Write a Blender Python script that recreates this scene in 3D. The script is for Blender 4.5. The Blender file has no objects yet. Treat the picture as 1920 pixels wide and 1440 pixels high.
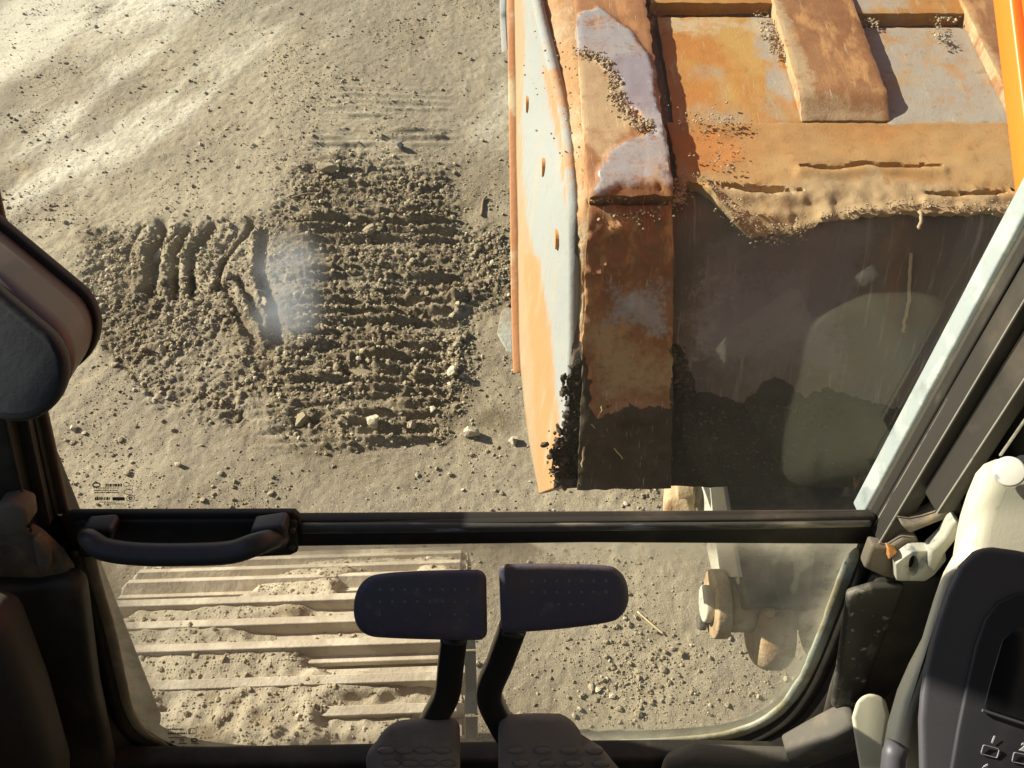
import bpy, bmesh, math, random
import numpy as np
from mathutils import Vector, Matrix

random.seed(7)
rng = np.random.default_rng(11)
scene = bpy.context.scene
COL = scene.collection

# ------------------------------------------------------------------ camera
F = 1609.0                      # focal length in photo pixels (1920 wide)
PITCH = math.radians(52.0)      # looking down out of the cab
EYE = 2.45
cam_d = bpy.data.cameras.new('camera')
cam_d.sensor_width = 36.0
cam_d.lens = 36.0 * F / 1920.0
cam_d.clip_start = 0.02
cam_d.clip_end = 600.0
cam = bpy.data.objects.new('camera', cam_d)
COL.objects.link(cam)
cam.location = (0, 0, EYE)
cam.rotation_euler = (math.pi / 2 - PITCH, 0, 0)
scene.camera = cam

# ------------------------------------------------------------------ light
SUN = Vector((-0.83, 0.37, 0.45)).normalized()      # towards the sun
world = bpy.data.worlds.new('World')
scene.world = world
world.use_nodes = True
wn = world.node_tree.nodes
sky = wn.new('ShaderNodeTexSky')
sky.sky_type = 'NISHITA'
sky.sun_disc = False
sky.sun_elevation = math.asin(SUN.z)
sky.sun_rotation = math.atan2(SUN.x, SUN.y)
wn['Background'].inputs['Strength'].default_value = 0.05
world.node_tree.links.new(sky.outputs[0], wn['Background'].inputs['Color'])
sun_d = bpy.data.lights.new('sun', 'SUN')
sun_d.energy = 5.0
sun_d.angle = math.radians(0.5)
sun_d.color = (1.0, 0.925, 0.785)
sun = bpy.data.objects.new('sun', sun_d)
COL.objects.link(sun)
sun.rotation_euler = SUN.to_track_quat('Z', 'Y').to_euler()
sun.location = SUN * 30
scene.view_settings.view_transform = 'Standard'
scene.view_settings.look = 'None'
scene.view_settings.gamma = 1.0
scene.view_settings.use_curve_mapping = False
scene.view_settings.exposure = 1.20

# ------------------------------------------------------------------ geometry of the view
CP, SP = math.cos(PITCH), math.sin(PITCH)
def ray(px, py):
    x, y = (px - 960) / F, (py - 720) / F
    return Vector((x, CP - y * SP, -SP - y * CP))      # depth 1 along the optical axis
def P(px, py, d):
    return Vector((0, 0, EYE)) + ray(px, py) * d
def PZ(px, py, z):
    r = ray(px, py)
    return Vector((0, 0, EYE)) + r * ((z - EYE) / r.z)
def proj(x, y, z):
    dz = z - EYE
    d = y * CP - dz * SP
    v = -y * SP - dz * CP
    return 960 + F * x / d, 720 + F * v / d, d
# windscreen plane
WA = Vector((0, 0.444, 1.648)); WV = Vector((0, 0.292, 0.956)).normalized()
WN = Vector((0, -WV.z, WV.y))                          # towards the operator
def W(px, py, n=0.0):
    r = ray(px, py); o = Vector((0, 0, EYE))
    t = ((WA + WN * n) - o).dot(WN) / r.dot(WN)
    return o + r * t

# ------------------------------------------------------------------ noise
def _hash(ix, iy, s):
    h = (ix.astype(np.int64) * 374761393 + iy.astype(np.int64) * 668265263 + s * 1442695041) & 0xffffffff
    h = ((h ^ (h >> 13)) * 1274126177) & 0xffffffff
    h = ((h ^ (h >> 16)) * 2246822519) & 0xffffffff
    return ((h ^ (h >> 15)) & 0xffff) / 65535.0
def vnoise(x, y, s=0):
    x = np.asarray(x, float); y = np.asarray(y, float)
    ix, iy = np.floor(x), np.floor(y); fx, fy = x - ix, y - iy
    ux = fx * fx * fx * (fx * (fx * 6 - 15) + 10); uy = fy * fy * fy * (fy * (fy * 6 - 15) + 10)
    a, b = _hash(ix, iy, s), _hash(ix + 1, iy, s); c, d = _hash(ix, iy + 1, s), _hash(ix + 1, iy + 1, s)
    return (a + (b - a) * ux) * (1 - uy) + (c + (d - c) * ux) * uy
def fbm(x, y, s=0, o=4, g=0.5):
    t = 0; a = 1.0; n = 0
    for k in range(o):
        c, sn = math.cos(k * 1.1), math.sin(k * 1.1)
        t = t + a * vnoise((x * c - y * sn) * 2 ** k + 17.3 * k, (x * sn + y * c) * 2 ** k - 9.1 * k, s + k); n += a; a *= g
    return t / n
def sstep(a, b, x):
    t = np.clip((x - a) / (b - a), 0, 1); return t * t * (3 - 2 * t)
def poly_mask(px, py, poly, soft):
    """1 inside a polygon, soft edge."""
    poly = np.array(poly, float); n = len(poly)
    inside = np.zeros(np.shape(px), bool); dist = np.full(np.shape(px), 1e9)
    for i in range(n):
        x1, y1 = poly[i]; x2, y2 = poly[(i + 1) % n]
        cond = ((y1 > py) != (y2 > py)) & (px < (x2 - x1) * (py - y1) / ((y2 - y1) if y2 != y1 else 1e-9) + x1)
        inside ^= cond
        dist = np.minimum(dist, seg_dist(px, py, x1, y1, x2, y2))
    sd = np.where(inside, dist, -dist)
    return sstep(-soft, soft, sd)
def seg_dist(px, py, x1, y1, x2, y2):
    dx, dy = x2 - x1, y2 - y1
    t = np.clip(((px - x1) * dx + (py - y1) * dy) / (dx * dx + dy * dy + 1e-12), 0, 1)
    return np.hypot(px - x1 - t * dx, py - y1 - t * dy)
def line_dist(px, py, pts):
    d = np.full(np.shape(px), 1e9)
    for (a, b), (c, e) in zip(pts[:-1], pts[1:]): d = np.minimum(d, seg_dist(px, py, a, b, c, e))
    return d

# ------------------------------------------------------------------ materials
def lin(c): return (c[0], c[1], c[2], 1.0)
def material(name, base, layers=(), rough=0.8, metal=0.0, bump=(), spec=0.3, coat=0.0):
    """layers: dicts color, scale, lo, hi, detail, stretch, attr, dist; bump: (scale, distance[, detail])"""
    m = bpy.data.materials.new(name); m.use_nodes = True
    nt = m.node_tree; N, L = nt.nodes, nt.links
    b = N['Principled BSDF']; b.inputs['Roughness'].default_value = rough; b.inputs['Metallic'].default_value = metal
    b.inputs['Specular IOR Level'].default_value = spec
    if coat: b.inputs['Coat Weight'].default_value = coat
    tc = N.new('ShaderNodeTexCoord')
    def noise(scale, detail, stretch, dist=0.0, seed=0.0):
        mp = N.new('ShaderNodeMapping'); mp.inputs['Scale'].default_value = stretch
        mp.inputs['Location'].default_value = (seed * 3.7, seed * 1.9, seed * 5.3)
        L.new(tc.outputs['Object'], mp.inputs[0])
        t = N.new('ShaderNodeTexNoise'); t.inputs['Scale'].default_value = scale; t.inputs['Detail'].default_value = detail
        t.inputs['Roughness'].default_value = 0.62; t.inputs['Distortion'].default_value = dist
        L.new(mp.outputs[0], t.inputs['Vector']); return t.outputs['Fac']
    col = N.new('ShaderNodeRGB'); col.outputs[0].default_value = lin(base); cur = col.outputs[0]
    rcur = None
    for i, l in enumerate(layers):
        fac = None
        if 'scale' in l:
            n = noise(l['scale'], l.get('detail', 6), l.get('stretch', (1, 1, 1)), l.get('dist', 0.0), i + 1.0)
            mr = N.new('ShaderNodeMapRange'); mr.interpolation_type = 'SMOOTHSTEP'
            mr.inputs['From Min'].default_value = l.get('lo', 0.45); mr.inputs['From Max'].default_value = l.get('hi', 0.6)
            mr.inputs['To Max'].default_value = l.get('amt', 1.0)
            if 'attr' in l:
                at = N.new('ShaderNodeAttribute'); at.attribute_name = l['attr']
                ma = N.new('ShaderNodeMath'); ma.operation = 'MULTIPLY_ADD'; ma.inputs[1].default_value = l.get('gain', 0.5); ma.inputs[2].default_value = -l.get('gain', 0.5) / 2
                L.new(at.outputs['Fac'], ma.inputs[0])
                ad = N.new('ShaderNodeMath'); ad.operation = 'ADD'; n2 = noise(l['scale'] * 7.3, 8, l.get('stretch', (1, 1, 1)), 0.0, i + 31.0)
                av = N.new('ShaderNodeMix'); av.data_type = 'FLOAT'; av.inputs['Factor'].default_value = 0.42; L.new(n, av.inputs['A']); L.new(n2, av.inputs['B'])
                L.new(av.outputs['Result'], ad.inputs[0]); L.new(ma.outputs[0], ad.inputs[1]); n = ad.outputs[0]
            L.new(n, mr.inputs['Value']); fac = mr.outputs[0]
        else:
            at = N.new('ShaderNodeAttribute'); at.attribute_name = l['attr']
            mm = N.new('ShaderNodeMath'); mm.operation = 'MULTIPLY'; mm.inputs[1].default_value = l.get('amt', 1.0)
            L.new(at.outputs['Fac'], mm.inputs[0]); fac = mm.outputs[0]
        mx = N.new('ShaderNodeMix'); mx.data_type = 'RGBA'
        L.new(fac, mx.inputs['Factor']); L.new(cur, mx.inputs['A']); mx.inputs['B'].default_value = lin(l['color'])
        cur = mx.outputs['Result']
        if 'rough' in l or 'metal' in l:
            for key, sock in (('rough', 'Roughness'), ('metal', 'Metallic')):
                if key in l:
                    mf = N.new('ShaderNodeMix'); mf.data_type = 'FLOAT'
                    L.new(fac, mf.inputs['Factor']); s = b.inputs[sock]
                    if s.is_linked: L.new(s.links[0].from_socket, mf.inputs['A'])
                    else: mf.inputs['A'].default_value = s.default_value
                    mf.inputs['B'].default_value = l[key]; L.new(mf.outputs['Result'], s)
    L.new(cur, b.inputs['Base Color'])
    prev = None
    for i, bp in enumerate(bump):
        n = noise(bp[0], bp[2] if len(bp) > 2 else 8, bp[3] if len(bp) > 3 else (1, 1, 1), 0, 20 + i)
        bn = N.new('ShaderNodeBump'); bn.inputs['Distance'].default_value = bp[1]; bn.inputs['Strength'].default_value = 1.0
        L.new(n, bn.inputs['Height'])
        if prev is not None: L.new(prev, bn.inputs['Normal'])
        prev = bn.outputs[0]
    if prev is not None: L.new(prev, b.inputs['Normal'])
    return m

M = {}
DUST = (0.40, 0.335, 0.215)
M['soil'] = material('soil', (0.256, 0.217, 0.157), [
    dict(color=(0.345, 0.293, 0.205), scale=1.3, lo=0.42, hi=0.62, stretch=(1.0, 0.55, 1), detail=5),
    dict(color=(0.205, 0.166, 0.112), scale=2.6, lo=0.52, hi=0.72, detail=8),
    dict(color=(0.60, 0.55, 0.43), attr='pale', amt=1.0),
    dict(color=(0.140, 0.108, 0.068), attr='damp', amt=0.9),
    dict(color=(0.42, 0.30, 0.15), scale=5.0, lo=0.60, hi=0.78, amt=0.5),
    dict(color=(0.50, 0.44, 0.31), scale=230, lo=0.60, hi=0.68, detail=2, amt=0.8),
    dict(color=(0.12, 0.095, 0.06), scale=170, lo=0.60, hi=0.70, detail=3, amt=0.7),
    dict(color=(0.20, 0.16, 0.10), scale=34, lo=0.55, hi=0.72, detail=8, amt=0.5)],
    rough=0.95, spec=0.12, bump=((45, 0.004, 10), (300, 0.0016, 4)))
M['clod'] = material('clod', (0.29, 0.24, 0.158), [
    dict(color=(0.20, 0.155, 0.09), attr='shade'),
    dict(color=(0.50, 0.45, 0.33), attr='light'),
    dict(color=(0.42, 0.35, 0.23), scale=40, lo=0.5, hi=0.65, amt=0.6)], rough=0.95, spec=0.12, bump=((180, 0.003, 4),))
M['pale_rock'] = material('pale_rock', (0.52, 0.46, 0.33), [dict(color=(0.38, 0.31, 0.20), scale=22, lo=0.45, hi=0.65)], rough=0.9, bump=((90, 0.004),))
M['dark_rock'] = material('dark_rock', (0.10, 0.105, 0.11), [dict(color=(0.28, 0.25, 0.2), scale=40, lo=0.55, hi=0.7)], rough=0.8, bump=((90, 0.003),))
M['wood'] = material('wood', (0.20, 0.14, 0.08), [dict(color=(0.33, 0.26, 0.16), scale=60, lo=0.5, hi=0.7)], rough=0.9)
M['straw'] = material('straw', (0.55, 0.46, 0.26), rough=0.8)
M['concrete'] = material('concrete', (0.27, 0.265, 0.22), [dict(color=(0.22, 0.19, 0.14), scale=14, lo=0.48, hi=0.64)], rough=0.9, bump=((60, 0.006),))
# bucket steel
M['rust_brown'] = material('rust_brown', (0.265, 0.130, 0.055), [
    dict(color=(0.20, 0.085, 0.032), scale=9, lo=0.40, hi=0.62, detail=10),
    dict(color=(0.40, 0.215, 0.085), scale=30, lo=0.50, hi=0.66, stretch=(1.0, 0.35, 0.6), detail=10),
    dict(color=(0.44, 0.33, 0.21), scale=6, lo=0.56, hi=0.76, detail=10, amt=0.6),
    dict(color=(0.52, 0.38, 0.25), scale=90, lo=0.62, hi=0.72, stretch=(1.8, 0.12, 0.25), amt=0.5),
    dict(color=(0.315, 0.32, 0.33), attr='bare', scale=18, lo=0.46, hi=0.66, gain=0.30, rough=0.42, metal=0.15, amt=0.9),
    dict(color=(0.25, 0.225, 0.26), attr='blue', scale=18, lo=0.43, hi=0.60, gain=0.36, amt=0.8),
    dict(color=(0.37, 0.28, 0.16), attr='dust', scale=13, lo=0.45, hi=0.68, gain=0.36, amt=0.85, rough=0.9),
    dict(color=(0.048, 0.037, 0.024), attr='wet', scale=20, lo=0.44, hi=0.56, gain=0.6, rough=0.75),
    dict(color=(0.60, 0.52, 0.44), scale=120, lo=0.63, hi=0.70, stretch=(2.2, 0.10, 0.2), amt=0.45),
    dict(color=(0.16, 0.075, 0.035), scale=46, lo=0.58, hi=0.70, detail=10, amt=0.55)],
    rough=0.60, spec=0.35, bump=((30, 0.0005, 10), (300, 0.0006, 5)))
M['back_steel'] = material('back_steel', (0.105, 0.076, 0.056), [  # mud-stained steel, darkened further to carry the shade on this face
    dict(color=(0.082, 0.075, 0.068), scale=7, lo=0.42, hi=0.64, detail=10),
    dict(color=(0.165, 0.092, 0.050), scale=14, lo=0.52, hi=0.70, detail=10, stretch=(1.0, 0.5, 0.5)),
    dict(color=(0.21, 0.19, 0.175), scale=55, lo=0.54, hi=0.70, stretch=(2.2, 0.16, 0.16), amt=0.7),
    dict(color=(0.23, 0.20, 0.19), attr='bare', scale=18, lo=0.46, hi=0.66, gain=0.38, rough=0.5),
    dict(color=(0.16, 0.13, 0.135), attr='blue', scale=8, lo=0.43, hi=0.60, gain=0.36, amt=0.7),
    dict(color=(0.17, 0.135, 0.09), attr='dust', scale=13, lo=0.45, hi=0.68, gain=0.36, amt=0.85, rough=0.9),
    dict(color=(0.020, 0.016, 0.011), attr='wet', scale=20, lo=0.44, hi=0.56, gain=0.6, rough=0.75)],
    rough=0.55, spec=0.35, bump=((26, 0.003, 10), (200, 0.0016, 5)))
M['orange_worn'] = material('orange_worn', (0.37, 0.165, 0.040), [
    dict(color=(0.40, 0.245, 0.075), scale=7, lo=0.42, hi=0.64, stretch=(1.2, 0.6, 1), detail=10),
    dict(color=(0.30, 0.27, 0.19), scale=6, lo=0.50, hi=0.66, stretch=(1, 0.7, 1), detail=10, amt=0.8),
    dict(color=(0.315, 0.285, 0.235), attr='grey', scale=7, lo=0.48, hi=0.72, gain=0.36, detail=10),
    dict(color=(0.44, 0.35, 0.22), scale=70, lo=0.58, hi=0.70, stretch=(1.4, 0.2, 1), amt=0.5),
    dict(color=(0.43, 0.35, 0.225), attr='dust', scale=14, lo=0.45, hi=0.68, gain=0.36, amt=0.85),
    dict(color=(0.50, 0.43, 0.33), scale=110, lo=0.62, hi=0.70, stretch=(2.0, 0.12, 0.6), amt=0.4),
    dict(color=(0.22, 0.12, 0.045), scale=38, lo=0.57, hi=0.70, detail=10, amt=0.55),
    dict(color=(0.40, 0.20, 0.06), scale=13, lo=0.58, hi=0.70, detail=10, amt=0.7)],
    rough=0.62, spec=0.3, bump=((40, 0.0008, 10), (320, 0.0006, 5)))
M['heel_rust'] = material('heel_rust', (0.30, 0.155, 0.055), [
    dict(color=(0.34, 0.19, 0.072), scale=8, lo=0.40, hi=0.62, detail=10),
    dict(color=(0.36, 0.235, 0.105), scale=3.2, lo=0.48, hi=0.68, detail=10),
    dict(color=(0.38, 0.165, 0.050), attr='orange', scale=10, lo=0.43, hi=0.60, gain=0.36),
    dict(color=(0.29, 0.13, 0.045), scale=24, lo=0.58, hi=0.72, detail=9, amt=0.6),
    dict(color=(0.37, 0.275, 0.155), attr='dust', scale=13, lo=0.46, hi=0.70, gain=0.36, amt=0.85),
    dict(color=(0.24, 0.115, 0.045), scale=50, lo=0.57, hi=0.70, detail=10, amt=0.5),
    dict(color=(0.42, 0.20, 0.065), scale=15, lo=0.56, hi=0.70, detail=10, amt=0.6)],
    rough=0.8, spec=0.2, bump=((30, 0.0006, 10), (260, 0.0006, 5)))
M['side_white'] = material('side_white', (0.255, 0.27, 0.262), [
    dict(color=(0.30, 0.215, 0.125), attr='tan', scale=9, lo=0.43, hi=0.60, gain=0.36, stretch=(1, 1, 0.35), detail=10),
    dict(color=(0.36, 0.19, 0.08), attr='rust', scale=9, lo=0.43, hi=0.60, gain=0.36, stretch=(1, 1, 0.35), detail=10, amt=0.85),
    dict(color=(0.33, 0.28, 0.20), scale=14, lo=0.50, hi=0.72, stretch=(1, 1, 0.3), amt=0.6, detail=10),
    dict(color=(0.33, 0.25, 0.16), scale=120, lo=0.62, hi=0.74, stretch=(1, 1, 0.4), amt=0.4),
    dict(color=(0.26, 0.17, 0.10), scale=60, lo=0.60, hi=0.72, stretch=(1, 1, 0.5), amt=0.5)],
    rough=0.75, spec=0.25, bump=((50, 0.0014, 8), (300, 0.0006, 3)))
M['orange_edge'] = material('orange_edge', (0.36, 0.165, 0.07), [dict(color=(0.48, 0.37, 0.23), scale=9, lo=0.50, hi=0.68, detail=9)], rough=0.75, bump=((60, 0.0015),))
M['rust_bead'] = material('rust_bead', (0.34, 0.195, 0.09), [
    dict(color=(0.38, 0.305, 0.20), scale=7, lo=0.44, hi=0.62, detail=10),
    dict(color=(0.045, 0.035, 0.022), attr='wet', scale=20, lo=0.44, hi=0.56, gain=0.6)], rough=0.85, bump=((40, 0.004, 9), (220, 0.0012)))
M['rust_hole'] = material('rust_hole', (0.48, 0.22, 0.07), rough=0.9)
M['mud'] = material('mud', (0.33, 0.265, 0.17), [dict(color=(0.22, 0.165, 0.10), attr='shade'), dict(color=(0.42, 0.36, 0.25), attr='light')], rough=0.95, bump=((200, 0.002),))
M['wet_mud'] = material('wet_mud', (0.026, 0.020, 0.013), [dict(color=(0.075, 0.06, 0.038), attr='light')], rough=0.8, bump=((160, 0.002),))
M['boom_orange'] = material('boom_orange', (0.72, 0.165, 0.016), [dict(color=(0.62, 0.22, 0.04), scale=5, lo=0.55, hi=0.80, amt=0.6)], rough=0.38, spec=0.5)
# arm
M['arm_grey'] = material('arm_grey', (0.42, 0.42, 0.36), [
    dict(color=(0.50, 0.46, 0.34), scale=8, lo=0.45, hi=0.62, detail=9),
    dict(color=(0.25, 0.24, 0.21), scale=30, lo=0.56, hi=0.70, stretch=(1, 1, 0.3), amt=0.7)], rough=0.6, bump=((60, 0.002),))
M['arm_dusty'] = material('arm_dusty', (0.36, 0.27, 0.16), [
    dict(color=(0.43, 0.34, 0.22), scale=11, lo=0.45, hi=0.62, detail=9),
    dict(color=(0.26, 0.155, 0.075), scale=14, lo=0.52, hi=0.68, detail=9)], rough=0.9, bump=((35, 0.006), (200, 0.0012)))
M['arm_dark'] = material('arm_dark', (0.055, 0.055, 0.05), [dict(color=(0.13, 0.115, 0.09), scale=9, lo=0.5, hi=0.7, detail=9)], rough=0.75, bump=((40, 0.003),))  # darkened to paint the shade on the arm's front face
# track
M['track_steel'] = material('track_steel', (0.38, 0.325, 0.24), [
    dict(color=(0.50, 0.44, 0.335), scale=10, lo=0.45, hi=0.60, detail=8),
    dict(color=(0.40, 0.235, 0.12), scale=7, lo=0.60, hi=0.74, detail=8),
    dict(color=(0.24, 0.21, 0.17), scale=24, lo=0.60, hi=0.74, amt=0.6)], rough=0.7, bump=((60, 0.002), (240, 0.0008)))
M['track_dirt'] = material('track_dirt', (0.33, 0.285, 0.205), [
    dict(color=(0.44, 0.385, 0.275), scale=6, lo=0.46, hi=0.62, detail=8),
    dict(color=(0.25, 0.20, 0.125), scale=9, lo=0.56, hi=0.70, detail=8)], rough=0.95, bump=((50, 0.004, 10), (280, 0.0016, 5)))
M['track_dark'] = material('track_dark', (0.06, 0.05, 0.04), rough=0.9)
# cab
def cabmat(name, base, rough, dust=(0.20, 0.17, 0.12), amt=0.45, lo=0.50, hi=0.75, sc=7, bump=0.00018, **k):
    return material(name, base, [dict(color=dust, scale=sc, lo=lo, hi=hi, detail=9, amt=amt),
                                 dict(color=dust, scale=60, lo=0.60, hi=0.76, detail=5, amt=amt * 0.6, stretch=(1, 0.5, 0.5))],
                    rough=rough, bump=((140, bump, 5),), **k)
M['cab_black'] = cabmat('cab_black', (0.030, 0.027, 0.022), 0.6, dust=(0.15, 0.125, 0.09), amt=0.5)
M['cab_grey'] = cabmat('cab_grey', (0.042, 0.038, 0.032), 0.55, dust=(0.14, 0.115, 0.085), amt=0.5)
M['cab_paint'] = cabmat('cab_paint', (0.020, 0.018, 0.016), 0.4, dust=(0.09, 0.075, 0.055), amt=0.35, spec=0.4)
M['rubber_tan'] = cabmat('rubber_tan', (0.085, 0.060, 0.046), 0.85, dust=(0.17, 0.13, 0.095), amt=0.6)
M['galvanised'] = material('galvanised', (0.22, 0.25, 0.255), [
    dict(color=(0.30, 0.325, 0.31), scale=30, lo=0.48, hi=0.60, detail=7),
    dict(color=(0.16, 0.18, 0.185), scale=14, lo=0.56, hi=0.70, detail=7)], rough=0.6, metal=0.0, bump=((80, 0.0008),))
M['edge_metal'] = material('edge_metal', (0.50, 0.48, 0.42), [dict(color=(0.10, 0.09, 0.07), scale=30, lo=0.55, hi=0.68)], rough=0.45, metal=0.4)  # light tone stands for highlights along the bar edges
M['worn_bar'] = material('worn_bar', (0.07, 0.066, 0.058), [
    dict(color=(0.40, 0.35, 0.26), scale=9, lo=0.50, hi=0.66, stretch=(0.55, 3, 3), detail=9),
    dict(color=(0.25, 0.27, 0.29), scale=14, lo=0.58, hi=0.68, stretch=(0.4, 3, 3), detail=9)], rough=0.45, bump=((120, 0.0006),))
M['handle_plastic'] = cabmat('handle_plastic', (0.042, 0.038, 0.038), 0.5, dust=(0.22, 0.17, 0.14), amt=0.30, spec=0.5)
M['pedal_rubber'] = material('pedal_rubber', (0.078, 0.070, 0.100), [
    dict(color=(0.135, 0.10, 0.09), scale=11, lo=0.48, hi=0.66, detail=9, amt=0.75),
    dict(color=(0.22, 0.185, 0.15), scale=40, lo=0.56, hi=0.72, detail=8, amt=0.5)], rough=0.55, spec=0.5, bump=((160, 0.0006, 5),))
M['bolt_steel'] = cabmat('bolt_steel', (0.10, 0.09, 0.075), 0.45, dust=(0.25, 0.2, 0.14), amt=0.5)
M['tread_worn'] = cabmat('tread_worn', (0.22, 0.19, 0.16), 0.7, dust=(0.34, 0.29, 0.23), amt=0.6)
M['pedal_stud'] = material('pedal_stud', (0.19, 0.16, 0.16), rough=0.7)
M['pedal_dusty'] = material('pedal_dusty', (0.20, 0.17, 0.145), [
    dict(color=(0.36, 0.30, 0.24), scale=10, lo=0.46, hi=0.66, detail=8, amt=0.7),
    dict(color=(0.06, 0.05, 0.045), scale=26, lo=0.58, hi=0.74, amt=0.6)], rough=0.8, bump=((140, 0.001, 5),))
M['stem_black'] = cabmat('stem_black', (0.022, 0.021, 0.018), 0.33, amt=0.3, spec=0.5)
M['beige'] = material('beige', (0.60, 0.57, 0.43), [
    dict(color=(0.46, 0.42, 0.30), scale=8, lo=0.52, hi=0.74, detail=8, amt=0.55),
    dict(color=(0.30, 0.27, 0.2), scale=90, lo=0.66, hi=0.74, detail=3, amt=0.4)], rough=0.62, bump=((420, 0.0001, 3),))
M['console_dark'] = material('console_dark', (0.060, 0.058, 0.064), [
    dict(color=(0.075, 0.068, 0.07), scale=7, lo=0.5, hi=0.72, detail=8, amt=0.5)], rough=0.5, spec=0.45, bump=((500, 0.00008, 3),))
M['panel_dark'] = material('panel_dark', (0.024, 0.024, 0.027), [dict(color=(0.06, 0.056, 0.05), scale=14, lo=0.5, hi=0.75, amt=0.5)], rough=0.5)
M['screen_dark'] = material('screen_dark', (0.010, 0.010, 0.011), rough=0.15, spec=0.5)
M['print_white'] = material('print_white', (0.62, 0.62, 0.63), rough=0.6)
M['print_grey'] = material('print_grey', (0.22, 0.22, 0.225), rough=0.6)
M['cap_grey'] = material('cap_grey', (0.50, 0.49, 0.42), [dict(color=(0.24, 0.25, 0.27), scale=40, lo=0.5, hi=0.62, detail=6)], rough=0.6)
M['housing_face'] = cabmat('housing_face', (0.022, 0.025, 0.029), 0.55, dust=(0.06, 0.066, 0.07), amt=0.5, spec=0.3)
M['housing_side'] = material('housing_side', (0.090, 0.066, 0.066), [dict(color=(0.13, 0.105, 0.08), scale=8, lo=0.5, hi=0.7, amt=0.6)], rough=0.45, spec=0.5)
M['bracket_dirty'] = material('bracket_dirty', (0.16, 0.135, 0.10), [
    dict(color=(0.27, 0.20, 0.12), scale=18, lo=0.48, hi=0.62, detail=8),
    dict(color=(0.07, 0.06, 0.05), scale=9, lo=0.54, hi=0.68, detail=8)], rough=0.7, bump=((90, 0.002),))
M['bracket_bare'] = material('bracket_bare', (0.44, 0.43, 0.36), [  # light copy for the bracket's sunlit portion
    dict(color=(0.17, 0.18, 0.185), scale=24, lo=0.50, hi=0.62, detail=8, stretch=(1, 1, 0.5)),
    dict(color=(0.52, 0.42, 0.26), scale=12, lo=0.58, hi=0.70, detail=8)], rough=0.5, bump=((90, 0.001),))
M['rust_orange'] = material('rust_orange', (0.52, 0.24, 0.08), rough=0.9)
M['duct_grey'] = material('duct_grey', (0.13, 0.118, 0.098), [dict(color=(0.22, 0.18, 0.13), scale=13, lo=0.5, hi=0.66, detail=8), dict(color=(0.12, 0.10, 0.08), scale=18, lo=0.58, hi=0.7)], rough=0.65, bump=((90, 0.0012),))
M['scuffed'] = material('scuffed', (0.045, 0.042, 0.036), [dict(color=(0.30, 0.28, 0.23), scale=10, lo=0.50, hi=0.66, detail=10, stretch=(1.5, 0.6, 0.6)), dict(color=(0.42, 0.40, 0.34), scale=70, lo=0.60, hi=0.70, detail=5, amt=0.7)], rough=0.5, bump=((90, 0.0008),))  # light blotches paint the sunlit patches of the trim strip
M['side_brown'] = cabmat('side_brown', (0.075, 0.065, 0.055), 0.7, dust=(0.10, 0.08, 0.06), amt=0.6)
M['etch'] = material('etch', (0.22, 0.195, 0.145), rough=0.8)
M['root'] = material('root', (0.48, 0.38, 0.22), rough=0.9)

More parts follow.
